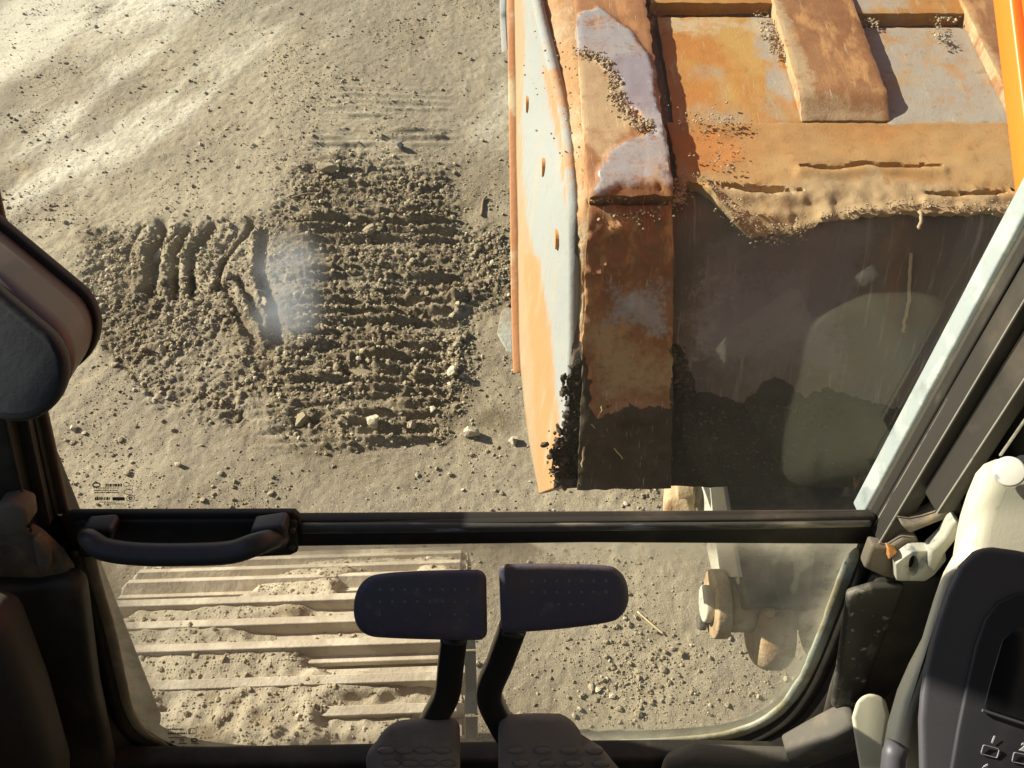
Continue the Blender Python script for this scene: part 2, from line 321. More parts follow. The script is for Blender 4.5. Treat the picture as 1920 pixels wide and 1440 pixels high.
M['sealant'] = material('sealant', (0.50, 0.52, 0.42), [dict(color=(0.40, 0.36, 0.22), scale=24, lo=0.46, hi=0.62, detail=8), dict(color=(0.08, 0.075, 0.05), scale=40, lo=0.62, hi=0.70, detail=6)], rough=0.7, bump=((120, 0.001),))  # pale tone imitates the light band along the glass edge
M['sealant_dirty'] = material('sealant_dirty', (0.36, 0.31, 0.23), [dict(color=(0.48, 0.42, 0.32), scale=18, lo=0.46, hi=0.62, detail=8)], rough=0.8, bump=((120, 0.001),))
def glass_material(name):
    m = bpy.data.materials.new(name); m.use_nodes = True
    nt = m.node_tree; N, L = nt.nodes, nt.links
    N.remove(N['Principled BSDF']); out = N['Material Output']
    tr = N.new('ShaderNodeBsdfTransparent'); tr.inputs[0].default_value = (0.97, 0.985, 0.955, 1)
    gl = N.new('ShaderNodeBsdfGlossy'); gl.inputs['Roughness'].default_value = 0.02; gl.inputs[0].default_value = (0.95, 1, 0.95, 1)
    fr = N.new('ShaderNodeFresnel'); fr.inputs[0].default_value = 1.5
    mx = N.new('ShaderNodeMixShader'); L.new(fr.outputs[0], mx.inputs[0]); L.new(tr.outputs[0], mx.inputs[1]); L.new(gl.outputs[0], mx.inputs[2])
    tl = N.new('ShaderNodeBsdfTranslucent'); tl.inputs[0].default_value = (0.62, 0.60, 0.46, 1)
    df = N.new('ShaderNodeBsdfDiffuse'); df.inputs[0].default_value = (0.56, 0.54, 0.42, 1)
    ca = N.new('ShaderNodeAttribute'); ca.attribute_name = 'cool'  # bluish tint of the painted reflection
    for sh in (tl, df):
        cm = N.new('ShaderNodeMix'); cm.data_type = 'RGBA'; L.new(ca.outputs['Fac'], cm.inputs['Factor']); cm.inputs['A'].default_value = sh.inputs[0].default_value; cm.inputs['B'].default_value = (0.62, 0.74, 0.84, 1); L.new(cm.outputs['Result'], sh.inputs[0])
    md = N.new('ShaderNodeMixShader'); md.inputs[0].default_value = 0.5; L.new(tl.outputs[0], md.inputs[1]); L.new(df.outputs[0], md.inputs[2])
    at = N.new('ShaderNodeAttribute'); at.attribute_name = 'dust'
    tc = N.new('ShaderNodeTexCoord'); nz = N.new('ShaderNodeTexNoise'); nz.inputs['Scale'].default_value = 26; nz.inputs['Detail'].default_value = 8; nz.inputs['Roughness'].default_value = 0.7
    L.new(tc.outputs['Object'], nz.inputs['Vector'])
    mr = N.new('ShaderNodeMapRange'); mr.inputs['From Min'].default_value = 0.30; mr.inputs['From Max'].default_value = 0.70; mr.inputs['To Min'].default_value = 0.55; mr.inputs['To Max'].default_value = 1.35
    L.new(nz.outputs['Fac'], mr.inputs['Value'])
    mu = N.new('ShaderNodeMath'); mu.operation = 'MULTIPLY'; mu.use_clamp = True; L.new(at.outputs['Fac'], mu.inputs[0]); L.new(mr.outputs[0], mu.inputs[1])
    m2 = N.new('ShaderNodeMixShader'); L.new(mu.outputs[0], m2.inputs[0]); L.new(mx.outputs[0], m2.inputs[1]); L.new(md.outputs[0], m2.inputs[2])
    L.new(m2.outputs[0], out.inputs['Surface'])
    return m
M['glass'] = glass_material('dusty_glass')

# ------------------------------------------------------------------ object helpers
def empty(name, loc, label, cat, group=None):
    o = bpy.data.objects.new(name, None); COL.objects.link(o); o.location = loc; o.empty_display_size = 0.1
    tag(o, label, cat, group); return o
def tag(o, label, cat=None, group=None, kind=None):
    o['label'] = label
    if cat: o['category'] = cat
    if group: o['group'] = group
    if kind: o['kind'] = kind
    return o
def world_loc(o):
    v = Vector(o.location)
    while o.parent: o = o.parent; v = v + Vector(o.location)
    return v
def link(name, me, mat, parent=None, loc=None):
    o = bpy.data.objects.new(name, me); COL.objects.link(o)
    if mat is not None: me.materials.append(M[mat] if isinstance(mat, str) else mat)
    w = Vector(loc) if loc is not None else Vector((0, 0, 0))
    if parent is not None:
        o.parent = parent; o.location = w - world_loc(parent)
    else: o.location = w
    return o
def smooth(me, on=True):
    me.polygons.foreach_set('use_smooth', np.full(len(me.polygons), on, bool))
def bevel(o, w, seg=2, ang=35, smooth_it=True):
    b = o.modifiers.new('bevel', 'BEVEL'); b.width = w; b.segments = seg; b.limit_method = 'ANGLE'; b.angle_limit = math.radians(ang)
    b.harden_normals = False
    if smooth_it: smooth(o.data)
    return o
class MB:
    def __init__(s): s.v = []; s.f = []
    def add(s, vs, fs):
        k = len(s.v); s.v += [tuple(v) for v in vs]; s.f += [tuple(i + k for i in f) for f in fs]
    def prism(s, base, ext):
        n = len(base); ext = Vector(ext)
        a = [Vector(p) for p in base]; b = [p + ext for p in a]
        s.add(a + b, [tuple(range(n)), tuple(range(2 * n - 1, n - 1, -1))] + [(i, n + i, n + (i + 1) % n, (i + 1) % n) for i in range(n)])
    def box(s, c, sx, sy, sz, R=None):
        c = Vector(c); vs = []
        for z in (-1, 1):
            for y in (-1, 1):
                for x in (-1, 1):
                    p = Vector((x * sx / 2, y * sy / 2, z * sz / 2)); vs.append(c + (R @ p if R else p))
        s.add(vs, [(0, 2, 3, 1), (4, 5, 7, 6), (0, 1, 5, 4), (2, 6, 7, 3), (0, 4, 6, 2), (1, 3, 7, 5)])
    def loft(s, rings, close=True, caps=True):
        n = len(rings[0]); k = len(s.v)
        for r in rings: s.v += [tuple(p) for p in r]
        for i in range(len(rings) - 1):
            for j in range(n if close else n - 1):
                a = k + i * n + j; b = k + i * n + (j + 1) % n
                s.f.append((a, b, b + n, a + n))
        if caps:
            s.f.append(tuple(range(k + n - 1, k - 1, -1))); s.f.append(tuple(k + (len(rings) - 1) * n + j for j in range(n)))
    def cyl(s, a, b, r0, r1=None, n=28):
        a, b = Vector(a), Vector(b); r1 = r0 if r1 is None else r1
        ax = (b - a).normalized(); u = ax.orthogonal().normalized(); w = ax.cross(u)
        s.loft([[a + (u * math.cos(t) + w * math.sin(t)) * r0 for t in [2 * math.pi * i / n for i in range(n)]],
                [b + (u * math.cos(t) + w * math.sin(t)) * r1 for t in [2 * math.pi * i / n for i in range(n)]]])
    def tube(s, pts, rx, ry=None, n=14, up=(0, 0, 1), sq=1.0):
        pts = [Vector(p) for p in pts]; ry = ry or rx; rings = []
        for i, p in enumerate(pts):
            t = (pts[min(i + 1, len(pts) - 1)] - pts[max(i - 1, 0)]).normalized()
            u = t.cross(Vector(up)).normalized(); w = u.cross(t)
            r = []
            for k in range(n):
                a = 2 * math.pi * k / n; c, sn = math.cos(a), math.sin(a)
                c = math.copysign(abs(c) ** sq, c); sn = math.copysign(abs(sn) ** sq, sn)
                r.append(p + u * rx * c + w * ry * sn)
            rings.append(r)
        s.loft(rings)
    def build(s, name, mat, parent=None, sm=False):
        me = bpy.data.meshes.new(name); me.from_pydata(s.v, [], s.f); me.update()
        bm = bmesh.new(); bm.from_mesh(me); bmesh.ops.recalc_face_normals(bm, faces=bm.faces); bm.to_mesh(me); bm.free()
        if sm: smooth(me)
        return link(name, me, mat, parent)
def np_mesh(name, v, f, mat, parent=None, attrs=None, sm=True):
    """v (n,3), f (m,k) arrays of equal polygons"""
    me = bpy.data.meshes.new(name); v = np.ascontiguousarray(v, np.float32); f = np.ascontiguousarray(f, np.int32); k = f.shape[1]
    me.vertices.add(len(v)); me.vertices.foreach_set('co', v.ravel())
    me.loops.add(f.size); me.loops.foreach_set('vertex_index', f.ravel())
    me.polygons.add(len(f)); me.polygons.foreach_set('loop_start', np.arange(0, f.size, k, dtype=np.int32))
    me.update(calc_edges=True); me.validate()
    for n, a in (attrs or {}).items():
        at = me.attributes.new(n, 'FLOAT', 'POINT'); at.data.foreach_set('value', np.ascontiguousarray(a, np.float32).ravel())
    smooth(me, sm)
    return link(name, me, mat, parent)
def grid_faces(nr, nc):
    i = np.arange(nr - 1)[:, None] * nc + np.arange(nc - 1)[None, :]
    return np.stack([i, i + 1, i + nc + 1, i + nc], -1).reshape(-1, 4)
def catmull(pts, n):
    pts = [Vector(p) for p in pts]; out = []
    for i in range(len(pts) - 1):
        a, b, c, d = pts[max(i - 1, 0)], pts[i], pts[i + 1], pts[min(i + 2, len(pts) - 1)]
        for k in range(n):
            t = k / n
            out.append(0.5 * (2 * b + (c - a) * t + (2 * a - 5 * b + 4 * c - d) * t * t + (3 * b - a - 3 * c + d) * t ** 3))
    return out + [pts[-1]]
# little stones: many lumps in one mesh
_ib = bmesh.new(); bmesh.ops.create_icosphere(_ib, subdivisions=1, radius=1.0)
ICO0 = np.array([v.co[:] for v in _ib.verts]); ICO0F = np.array([[v.index for v in f.verts] for f in _ib.faces]); _ib.free()
_ib = bmesh.new(); bmesh.ops.create_icosphere(_ib, subdivisions=2, radius=1.0)
ICO1 = np.array([v.co[:] for v in _ib.verts]); ICO1F = np.array([[v.index for v in f.verts] for f in _ib.faces]); _ib.free()
def lumps(pos, size, base=ICO0, faces=ICO0F, jit=0.28, flat=0.7):
    n = len(pos); nv = len(base)
    q = rng.normal(size=(n, 4)); q /= np.linalg.norm(q, axis=1)[:, None]
    w, x, y, z = q.T
    R = np.stack([1 - 2 * (y * y + z * z), 2 * (x * y - z * w), 2 * (x * z + y * w), 2 * (x * y + z * w), 1 - 2 * (x * x + z * z), 2 * (y * z - x * w), 2 * (x * z - y * w), 2 * (y * z + x * w), 1 - 2 * (x * x + y * y)], -1).reshape(n, 3, 3)
    b = base[None] * (1 + rng.uniform(-jit, jit, (n, nv, 1))) * rng.uniform(0.65, 1.25, (n, 1, 3))
    v = np.einsum('nij,nvj->nvi', R, b); v[:, :, 2] *= flat
    v = v * np.asarray(size)[:, None, None] + np.asarray(pos)[:, None, :]
    f = faces[None] + (np.arange(n) * nv)[:, None, None]
    return v.reshape(-1, 3), f.reshape(-1, 3), nv
def lump_mesh(name, pos, size, mat, parent=None, light=0.12, shade=0.35, sm=False, **k):
    v, f, nv = lumps(np.asarray(pos, float), np.asarray(size, float), **k); n = len(pos)
    li = np.where(rng.random(n) < light, rng.uniform(0.3, 1, n), 0); sh = np.where(rng.random(n) < shade, rng.uniform(0.2, 1, n), 0)
    return np_mesh(name, v, f, mat, parent, dict(light=np.repeat(li, nv), shade=np.repeat(sh, nv)), sm)
def rock_mesh(name, c, r, mat, seed, parent=None, flat=0.75, stretch=(1, 1, 1), rz=0.0):
    bm = bmesh.new(); bmesh.ops.create_icosphere(bm, subdivisions=3, radius=1.0)
    rr = random.Random(seed); cuts = []
    for _ in range(12):
        d = Vector((rr.gauss(0, 1), rr.gauss(0, 1), rr.gauss(0, 1))).normalized(); cuts.append((d, rr.uniform(0.40, 0.78)))
    cz, sz = math.cos(rz), math.sin(rz)
    for v in bm.verts:
        p = v.co.copy()
        for d, h in cuts:
            e = p.dot(d) - h
            if e > 0: p -= d * e
        p *= 1 + rr.uniform(-0.03, 0.03)
        p = Vector((p.x * stretch[0], p.y * stretch[1], p.z * stretch[2] * flat)) * r
        v.co = Vector((p.x * cz - p.y * sz, p.x * sz + p.y * cz, p.z))
    me = bpy.data.meshes.new(name); bm.to_mesh(me); bm.free()
    return link(name, me, mat, parent, loc=c)

# ================================================================== GROUND
CHURN = [(165, 425), (500, 412), (560, 330), (640, 290), (720, 300), (850, 335), (880, 420), (940, 440), (1010, 480), (1010, 560), (890, 590), (880, 720), (830, 830), (640, 830), (420, 800), (290, 750), (210, 670), (150, 560)]
TRENCH = [  # px polylines, width px, depth m
    ([(305, 425), (290, 470), (283, 545)], 9, -0.075), ([(352, 430), (330, 480), (326, 550)], 7, -0.06), ([(398, 425), (362, 480), (358, 545)], 7, -0.05),
    ([(470, 420), (425, 480), (408, 540)], 5, -0.03), ([(440, 440), (415, 470)], 4, -0.03),
    ([(492, 440), (487, 500), (505, 560), (520, 640)], 9, -0.06), ([(425, 540), (445, 590), (474, 640)], 7, -0.03), ([(450, 520), (478, 580), (510, 645)], 6, -0.03),
    ([(265, 425), (245, 470), (225, 520)], 5, -0.015),
    ([(200, 650), (240, 690), (285, 740)], 5, -0.015), ([(650, 695), (700, 692)], 9, -0.05), ([(560, 790), (600, 780)], 9, -0.04), ([(700, 452), (735, 448)], 5, -0.02)]
RIDGE = [
    ([(282, 440), (268, 480), (262, 545)], 10, 0.06), ([(330, 435), (314, 480), (305, 545)], 9, 0.055), ([(372, 440), (347, 490), (346, 535)], 8, 0.04),
    ([(474, 450), (474, 500), (486, 560), (498, 615)], 7, 0.035), ([(412, 530), (432, 590), (455, 640)], 10, 0.03), ([(440, 530), (462, 580), (490, 640)], 9, 0.03),
    ([(850, 555), (860, 610), (858, 650)], 15, 0.045), ([(858, 690), (850, 720)], 13, 0.04), ([(890, 545), (1000, 520)], 20, 0.035), ([(600, 330), (640, 326)], 9, 0.035), ([(690, 442), (715, 440)], 8, 0.045),
    ([(640, 790), (700, 800)], 11, 0.035), ([(640, 826), (740, 828)], 7, 0.03), ([(600, 700), (640, 702)], 10, 0.035), ([(730, 760), (800, 758)], 9, 0.03), ([(790, 480), (830, 478)], 9, 0.03)]
def ground_field(X, Y):
    px, py, dep = proj(X, Y, 0.0)
    near = (dep > 0.5) & (Y > 0.1) & (Y < 12)
    px = np.where(near, px, -9999); py = np.where(near, py, -9999)
    wob = 14 * (fbm(X * 6, Y * 6, 40, 3) - 0.5)
    qx, qy = px + wob, py + 12 * (fbm(X * 6, Y * 6, 50, 3) - 0.5)
    ch = poly_mask(qx, qy, CHURN, 34) * (0.55 + 0.45 * sstep(0.36, 0.52, fbm(X * 4.5, Y * 4.5, 33, 4)))
    big = (fbm(X * 0.9, Y * 0.9, 1, 3) - 0.5) * 0.018
    mid = (fbm(X * 6, Y * 6, 5, 4) - 0.5) * 0.009
    fine = (fbm(X * 30, Y * 30, 9, 4) - 0.5) * 0.0065
    pr = poly_mask(qx, py, [(560, 300), (640, 170), (830, 175), (850, 330), (862, 560), (835, 700), (810, 835), (480, 835), (540, 620), (555, 450)], 26)
    lump = np.maximum(fbm(X * 12, Y * 16, 15, 4) - 0.54, 0) * 0.042
    lump2 = np.maximum(fbm(X * 40, Y * 48, 21, 3) - 0.47, 0) * 0.042
    lump3 = (fbm(X * 85, Y * 90, 27, 2) - 0.5) * 0.013
    cr = ch * (lump * (1 - 0.35 * pr) + lump2 + lump3 - 0.008)
    # grouser prints pressed by the track: broken, drifting rows
    rowy = Y + 0.02 * X + 0.045 * (fbm(X * 2.5, Y * 3.5, 60, 3) - 0.5)
    row = 0.5 + 0.5 * np.cos(rowy / 0.057 * 2 * math.pi)
    rmask = sstep(0.44, 0.62, fbm(X * 2.6, Y * 13, 66, 4)) * (0.35 + 0.65 * sstep(200, 330, py))
    streak = np.maximum(fbm(X * 6, Y * 44, 68, 4) - 0.50, 0) * 0.075
    z = big + mid + fine + cr + pr * (rmask * (row ** 4 * 0.026 * (0.3 + 1.2 * fbm(X * 18, Y * 18, 67, 3)) - 0.010 * (1 - row) ** 4) + streak * (0.3 + 0.7 * sstep(230, 360, py)))
    zt = np.zeros_like(z); dampt = np.zeros_like(z)
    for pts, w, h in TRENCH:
        d = line_dist(qx, qy, pts); g = np.exp(-(d / w) ** 2); g = g * (0.35 + 1.1 * fbm(X * 12, Y * 12, 73, 3)); zt += 0.75 * h * g; dampt += g * 1.1  # darkening paints the shadow lying in the ruts
    for pts, w, h in RIDGE:
        d = line_dist(qx, qy, pts); g = np.exp(-(d / w) ** 2) * (0.1 + 1.5 * fbm(X * 15, Y * 15, 71, 4)) * (0.35 + 1.3 * fbm(X * 48, Y * 48, 74, 3)); zt += 0.46 * h * g * (0.25 + 0.95 * sstep(0.40, 0.58, fbm(X * 21, Y * 21, 76, 3)))
    z = z + np.where(near, zt, 0)
    damp = np.clip(ch * (0.35 + 0.9 * sstep(0.42, 0.62, fbm(X * 4, Y * 4, 80, 4))) + dampt + pr * row ** 3 * rmask * 0.3, 0, 1)  # damp churn with the painted rut shade and darker print rows
    brown = poly_mask(qx, qy, [(520, -60), (1000, -60), (1000, 860), (620, 900), (480, 640), (520, 330)], 90) * (0.10 + 0.30 * sstep(0.42, 0.62, fbm(X * 1.7, Y * 1.7, 84, 5))) + 0.30 * sstep(960, 1060, py) * sstep(0.36, 0.62, fbm(X * 2.2, Y * 2.2, 86, 5)) + 0.35 * sstep(0.52, 0.72, fbm(X * 1.1, Y * 1.6, 88, 5))
    damp = damp + np.where(near, brown, 0)
    spot = np.exp(-(((px - 930) / 32) ** 2 + ((py - 786) / 17) ** 2)) + 0.8 * np.exp(-(((px - 578) / 28) ** 2 + ((py - 852) / 11) ** 2))
    damp = np.clip(damp + np.where(near, spot, 0), 0, 1)
    # trodden pale dust in long streaks
    a = math.radians(66); U = X * math.cos(a) + Y * math.sin(a); V = -X * math.sin(a) + Y * math.cos(a)
    st = sstep(0.44, 0.66, fbm(U * 0.5, V * 2.2, 90, 4) + 0.10 * (fbm(X * 7, Y * 7, 95, 3) - 0.5))
    pale = st * sstep(460, 330, py) * (1 - pr * 0.6) * (0.55 + 0.45 * sstep(700, 300, px))
    pale = np.clip(pale + 0.8 * np.exp(-(line_dist(qx, qy, [(205, 655), (245, 690), (285, 745)]) / 7) ** 2) + pr * (1 - row) ** 2 * rmask * 0.55 + 0.5 * np.exp(-(line_dist(qx, qy, [(620, 702), (800, 690)]) / 9) ** 2), 0, 1)
    return z, np.where(near, damp, 0), np.where(near, pale, 0.3), ch
def graded(a, b, step, ratio, lo, hi):
    core = list(np.arange(a, b, step)); s = step; x = core[0]; pre = []
    while x > lo: s *= ratio; x -= s; pre.append(x)
    s = step; x = core[-1]; post = []
    while x < hi: s *= ratio; x += s; post.append(x)
    return np.array(pre[::-1] + core + post)
gx = graded(-2.25, 0.72, 0.0054, 1.10, -160, 160)
gy = [0.28]
while gy[-1] < 5.0: gy.append(gy[-1] + 0.0042 + 0.0014 * gy[-1])
post = []; s = 0.02; y = gy[-1]
while y < 220: s *= 1.10; y += s; post.append(y)
pre = []; s = 0.01; y = gy[0]
while y > -160: s *= 1.12; y -= s; pre.append(y)
gy = np.array(pre[::-1] + gy + post)
GX, GY = np.meshgrid(gx, gy)
GZ, GD, GP, _ = ground_field(GX, GY)
tag(np_mesh('ground', np.stack([GX, GY, GZ], -1).reshape(-1, 3), grid_faces(len(gy), len(gx)), 'soil', None, dict(damp=GD, pale=GP)),
    'dry tan earth yard churned up by track marks', None, None, 'structure')
def gz(x, y):
    z, _, _, _ = ground_field(np.array([[x]]), np.array([[y]])); return float(z[0, 0])

# loose stones and clods nobody could count
n = 300000
cx = rng.uniform(-2.9, 1.0, n); cy = 0.35 + 4.6 * rng.random(n) ** 1.25
pxs, pys, _ = proj(cx, cy, 0.0)
keep = (pxs > -40) & (pxs < 1640) & (pys > -30) & (pys < 1450) & ~((pxs > 1080) & (pys < 880))
cx, cy, pxs, pys = cx[keep], cy[keep], pxs[keep], pys[keep]
cz, _, _, ch = ground_field(cx, cy)
band = np.exp(-(line_dist(pxs, pys, [(560, 300), (580, 200), (640, 150)]) / 40) ** 2) * 0.25
heap = 0.9 * np.exp(-(((pxs - 1180) / 85) ** 2 + ((pys - 1260) / 75) ** 2)) + 0.8 * np.exp(-(((pxs - 1230) / 45) ** 2 + ((pys - 925) / 14) ** 2)) + 0.5 * np.exp(-(((pxs - 940) / 40) ** 2 + ((pys - 520) / 45) ** 2)) + 0.9 * np.exp(-(((pxs - 860) / 25) ** 2 + ((pys - 690) / 70) ** 2))
clump = sstep(0.45, 0.7, fbm(cx * 3.5, cy * 3.5, 120, 3))
dens = 0.055 + 0.20 * clump ** 1.5 + 0.85 * ch * (0.25 + 0.65 * sstep(0.42, 0.6, fbm(cx * 5, cy * 5, 130, 3))) + band + heap
sel = rng.random(len(cx)) < dens
cx, cy, cz, ch = cx[sel], cy[sel], cz[sel], ch[sel]
size = 0.0027 * (1 - rng.random(len(cx)) * 0.985) ** -0.48
size = np.clip(size * (0.55 + 0.28 * ch), 0.0018, 0.016)
tag(lump_mesh('gravel', np.stack([cx, cy, cz + size * 0.35], -1), size, 'clod', None, light=0.16, shade=0.25), 'loose stones and crumbled clods strewn over the churned earth', None, None, 'stuff')

# stones one can point at
def rock(name, px, py, rpx, mat, label, cat, seed, **k):
    g = PZ(px, py, 0.0); z = gz(g.x, g.y); d = proj(g.x, g.y, z)[2]; r = rpx / F * d
    o = rock_mesh(name, (g.x, g.y, z + r * 0.42), r, mat, seed, **k); return tag(o, label, cat)
rock('rock', 886, 814, 17, 'pale_rock', 'pale angular rock alone on bare earth below the dark damp spot', 'rock', 1, flat=0.9)
rock('rock', 752, 281, 9, 'dark_rock', 'small dark blue-grey stone above the track prints', 'stone', 2, flat=1.0)
rock('clod', 621, 327, 20, 'clod', 'dark crumbly clod at the upper end of the track prints', 'clod', 3, stretch=(1.3, 0.8, 0.7))
rock('boulder', 287, 468, 19, 'pale_rock', 'yellowish block of clay standing at the lip of the deepest rut', 'block', 4, stretch=(0.8, 1.4, 1.0))
rock('rock', 497, 566, 13, 'pale_rock', 'whitish rock lying in the curved rut', 'rock', 5)
rock('rock', 849, 706, 15, 'pale_rock', 'pale rock on the spoil ridge beside the bucket', 'rock', 6, flat=1.0)
rock('clod', 697, 439, 18, 'clod', 'dark clod in the middle of the track prints', 'clod', 7, stretch=(1.2, 0.8, 0.8))
rock('clod', 678, 692, 22, 'clod', 'broad dark clod tipped up beside a hollow', 'clod', 8, stretch=(1.3, 0.8, 0.6), rz=0.2)
rock('clod', 566, 786, 19, 'clod', 'dark clod at the lower left end of the track prints', 'clod', 9, stretch=(1.1, 0.9, 0.8), rz=0.5)
rock('rock', 704, 797, 17, 'pale_rock', 'pale broken rock in the lowest row of clods', 'rock', 10)
rock('rock', 962, 829, 13, 'pale_rock', 'pale rock half hidden by the lower edge of the bucket', 'rock', 11)
rock('rock', 305, 655, 9, 'pale_rock', 'small upright pale stone left of the curved rut', 'stone', 12, flat=1.2)
rock('rock', 430, 520, 10, 'clod', 'brown stone between the two curved ruts', 'stone', 13)
rock('rock', 140, 806, 9, 'pale_rock', 'lone pale stone on bare earth near the left window post', 'stone', 14)
rock('rock', 270, 720, 9, 'clod', 'brown stone beside the pale scuffed line', 'stone', 15)
rock('rock', 335, 873, 8, 'pale_rock', 'pale stone on bare earth above the grab handle', 'stone', 16)
# puddle-like slab beside the bucket
def flat_patch(name, poly, mat, label, cat, h=0.004):
    b = MB(); pts = [PZ(x, y, 0.02) for x, y in poly]
    c = sum(pts, Vector()) / len(pts); z = gz(c.x, c.y)
    b.prism([Vector((p.x, p.y, z - 0.01)) for p in pts], (0, 0, h + 0.012))
    o = b.build(name, mat); bevel(o, 0.004, 2); return tag(o, label, cat)
flat_patch('stone_slab', [(940, 580), (952, 572), (985, 580), (1010, 640), (980, 668), (950, 655), (932, 620)], 'concrete', 'grey-green flat stone slab beside the bucket edge', 'slab')
def stick(name, pts, r, mat, label, cat):
    b = MB(); q = []
    for x, y in pts:
        g = PZ(x, y, 0.0); q.append(Vector((g.x, g.y, gz(g.x, g.y) + r * 1.3)))
    b.tube(catmull(q, 4), r, n=8); return tag(b.build(name, mat, None, True), label, cat)
stick('twig', [(548, 374), (575, 367), (608, 365)], 0.005, 'wood', 'thin brown stick lying above the curved ruts', 'stick')
stick('branch', [(903, 408), (906, 380), (912, 372)], 0.006, 'wood', 'short dark branch by the bucket edge', 'branch')
stick('twig', [(1195, 1148), (1220, 1170), (1245, 1190)], 0.003, 'straw', 'pale straw stalk on the ground past the pedal', 'straw')

# ================================================================== CRAWLER TRACK
TW, TXC, TR, TYC, TZC = 0.70, -0.435, 0.40, 0.515, 0.47
YAW = math.radians(2.0)
def trk(s, h=0.0):
    """point (y,z) and pitch angle at arc length s (0 = start of the idler arc), h above the shoe base"""
    R = TR + h
    if s <= 0: return TYC + s, TZC + R, 0.0
    ph = s / TR
    if ph <= math.pi: return TYC + R * math.sin(ph), TZC + R * math.cos(ph), ph
    return TYC - (s - math.pi * TR), TZC - R, math.pi
def trk_w(x, s, h):
    y, z, _ = trk(s, h); dy = y - TYC
    return Vector((TXC + x * math.cos(YAW) - dy * math.sin(YAW), TYC + x * math.sin(YAW) + dy * math.cos(YAW), z))
track = empty('crawler_track', trk_w(0, 0, 0), 'dusty steel crawler track with caked earth below the lower window', 'crawler track')
def shoe_mesh():
    b = MB(); pit = 0.166
    b.box((0, 0, 0.006), TW, pit, 0.012)
    for k in (-1, 0, 1):
        y0 = k * 0.056
        prof = [(-0.0135, 0.011), (-0.0085, 0.036), (0.0085, 0.036), (0.0135, 0.011)]
        ch = 0.012
        xs = [-TW / 2 + 0.002, -TW / 2 + 0.002 + ch, TW / 2 - 0.002 - ch, TW / 2 - 0.002]
        rings = []
        for i, x in enumerate(xs):
            zt = 0.024 if i in (0, 3) else 0.036
            rings.append([Vector((x, y0 + yy, min(zz, zt))) for yy, zz in prof])
        b.loft(rings)
    me = bpy.data.meshes.new('track_shoe'); me.from_pydata(b.v, [], b.f); me.update()
    bm = bmesh.new(); bm.from_mesh(me); bmesh.ops.recalc_face_normals(bm, faces=bm.faces)
    bmesh.ops.bevel(bm, geom=[e for e in bm.edges if e.calc_face_angle(0) > 0.5], offset=0.0010, segments=1, affect='EDGES', clamp_overlap=True)
    bm.to_mesh(me); bm.free(); me.materials.append(M['track_steel']); return me
SHOE = shoe_mesh()
PITCHS = 0.171
s0 = 0.128
for k in range(-6, 8):
    s = s0 + k * PITCHS
    y, z, ph = trk(s, 0)
    o = bpy.data.objects.new('track_shoe', SHOE); COL.objects.link(o); o.parent = track
    o.location = trk_w(0, s, 0) - Vector(track.location)
    o.rotation_euler = Matrix.Rotation(YAW, 3, 'Z').to_4x4().to_3x3().__matmul__(Matrix.Rotation(-ph, 3, 'X')).to_euler()
# caked earth between the grousers
ss = np.arange(-0.55, 0.56, 0.005); xx = np.arange(-TW / 2 + 0.004, TW / 2 - 0.003, 0.006)
XX, SS = np.meshgrid(xx, ss)
nb = fbm(XX * 5, SS * 9, 200, 4); nf = fbm(XX * 40, SS * 40, 210, 3)
cover = sstep(0.34, 0.56, nb) * sstep(-TW / 2, -TW / 2 + 0.06, XX + 0.02 * nf) * sstep(TW / 2, TW / 2 - 0.05, XX)
phs = ((SS - s0 + PITCHS / 2) % PITCHS) - PITCHS / 2
seam = np.exp(-((np.abs(phs) - PITCHS / 2) / 0.012) ** 2)
HH = 0.013 + 0.019 * cover + (nf - 0.5) * 0.008 - 0.020 * seam * sstep(0.62, 0.42, nb)
over = np.exp(-(((XX - 0.02) / 0.21) ** 2 + ((SS + 0.10) / 0.075) ** 2)) + 0.6 * np.exp(-(((XX - 0.1) / 0.06) ** 2 + ((SS - 0.26) / 0.025) ** 2))
HH = HH + over * (0.018 + 0.014 * (nf - 0.5)) + sstep(-0.02, -0.14, SS) * 0.012 * sstep(0.3, 0.6, fbm(XX * 4, SS * 4, 230, 3))
ph = np.where(SS > 0, SS / TR, 0); RR = TR + HH
YY = np.where(SS > 0, RR * np.sin(ph), SS); ZZ = TZC + RR * np.cos(ph)
TV = np.stack([TXC + XX * math.cos(YAW) - YY * math.sin(YAW), TYC + XX * math.sin(YAW) + YY * math.cos(YAW), ZZ], -1).reshape(-1, 3)
o = np_mesh('caked_earth', TV - np.array(track.location[:]), grid_faces(len(ss), len(xx)), 'track_dirt', None)
o.parent = track; o['kind'] = 'stuff'
nl = 7000
lx = rng.uniform(-TW / 2, TW / 2, nl); ls = rng.uniform(-0.3, 0.5, nl)
ci = np.clip(((ls + 0.55) / 0.005).astype(int), 0, len(ss) - 1); cj = np.clip(((lx + TW / 2 - 0.004) / 0.006).astype(int), 0, len(xx) - 1)
kp = rng.random(nl) < 0.15 + 0.85 * cover[ci, cj]; TVg = TV.reshape(len(ss), len(xx), 3)
lp = TVg[ci, cj][kp]; lsz = np.clip(0.0015 * (1 - rng.random(len(lp)) * 0.98) ** -0.45, 0.0012, 0.007)
o = lump_mesh('crumbs', lp - np.array(track.location[:]), lsz, 'clod', None); o.parent = track; o['kind'] = 'stuff'
# frame and idler behind the shoes
b = MB(); b.box((TXC, TYC - 0.55, TZC), 0.30, 1.5, 0.42); o = b.build('track_frame', 'track_dark', track)
b = MB(); b.cyl((TXC - 0.12, TYC, TZC), (TXC + 0.12, TYC, TZC), TR - 0.04, n=40); o = b.build('idler_wheel', 'track_dark', track)

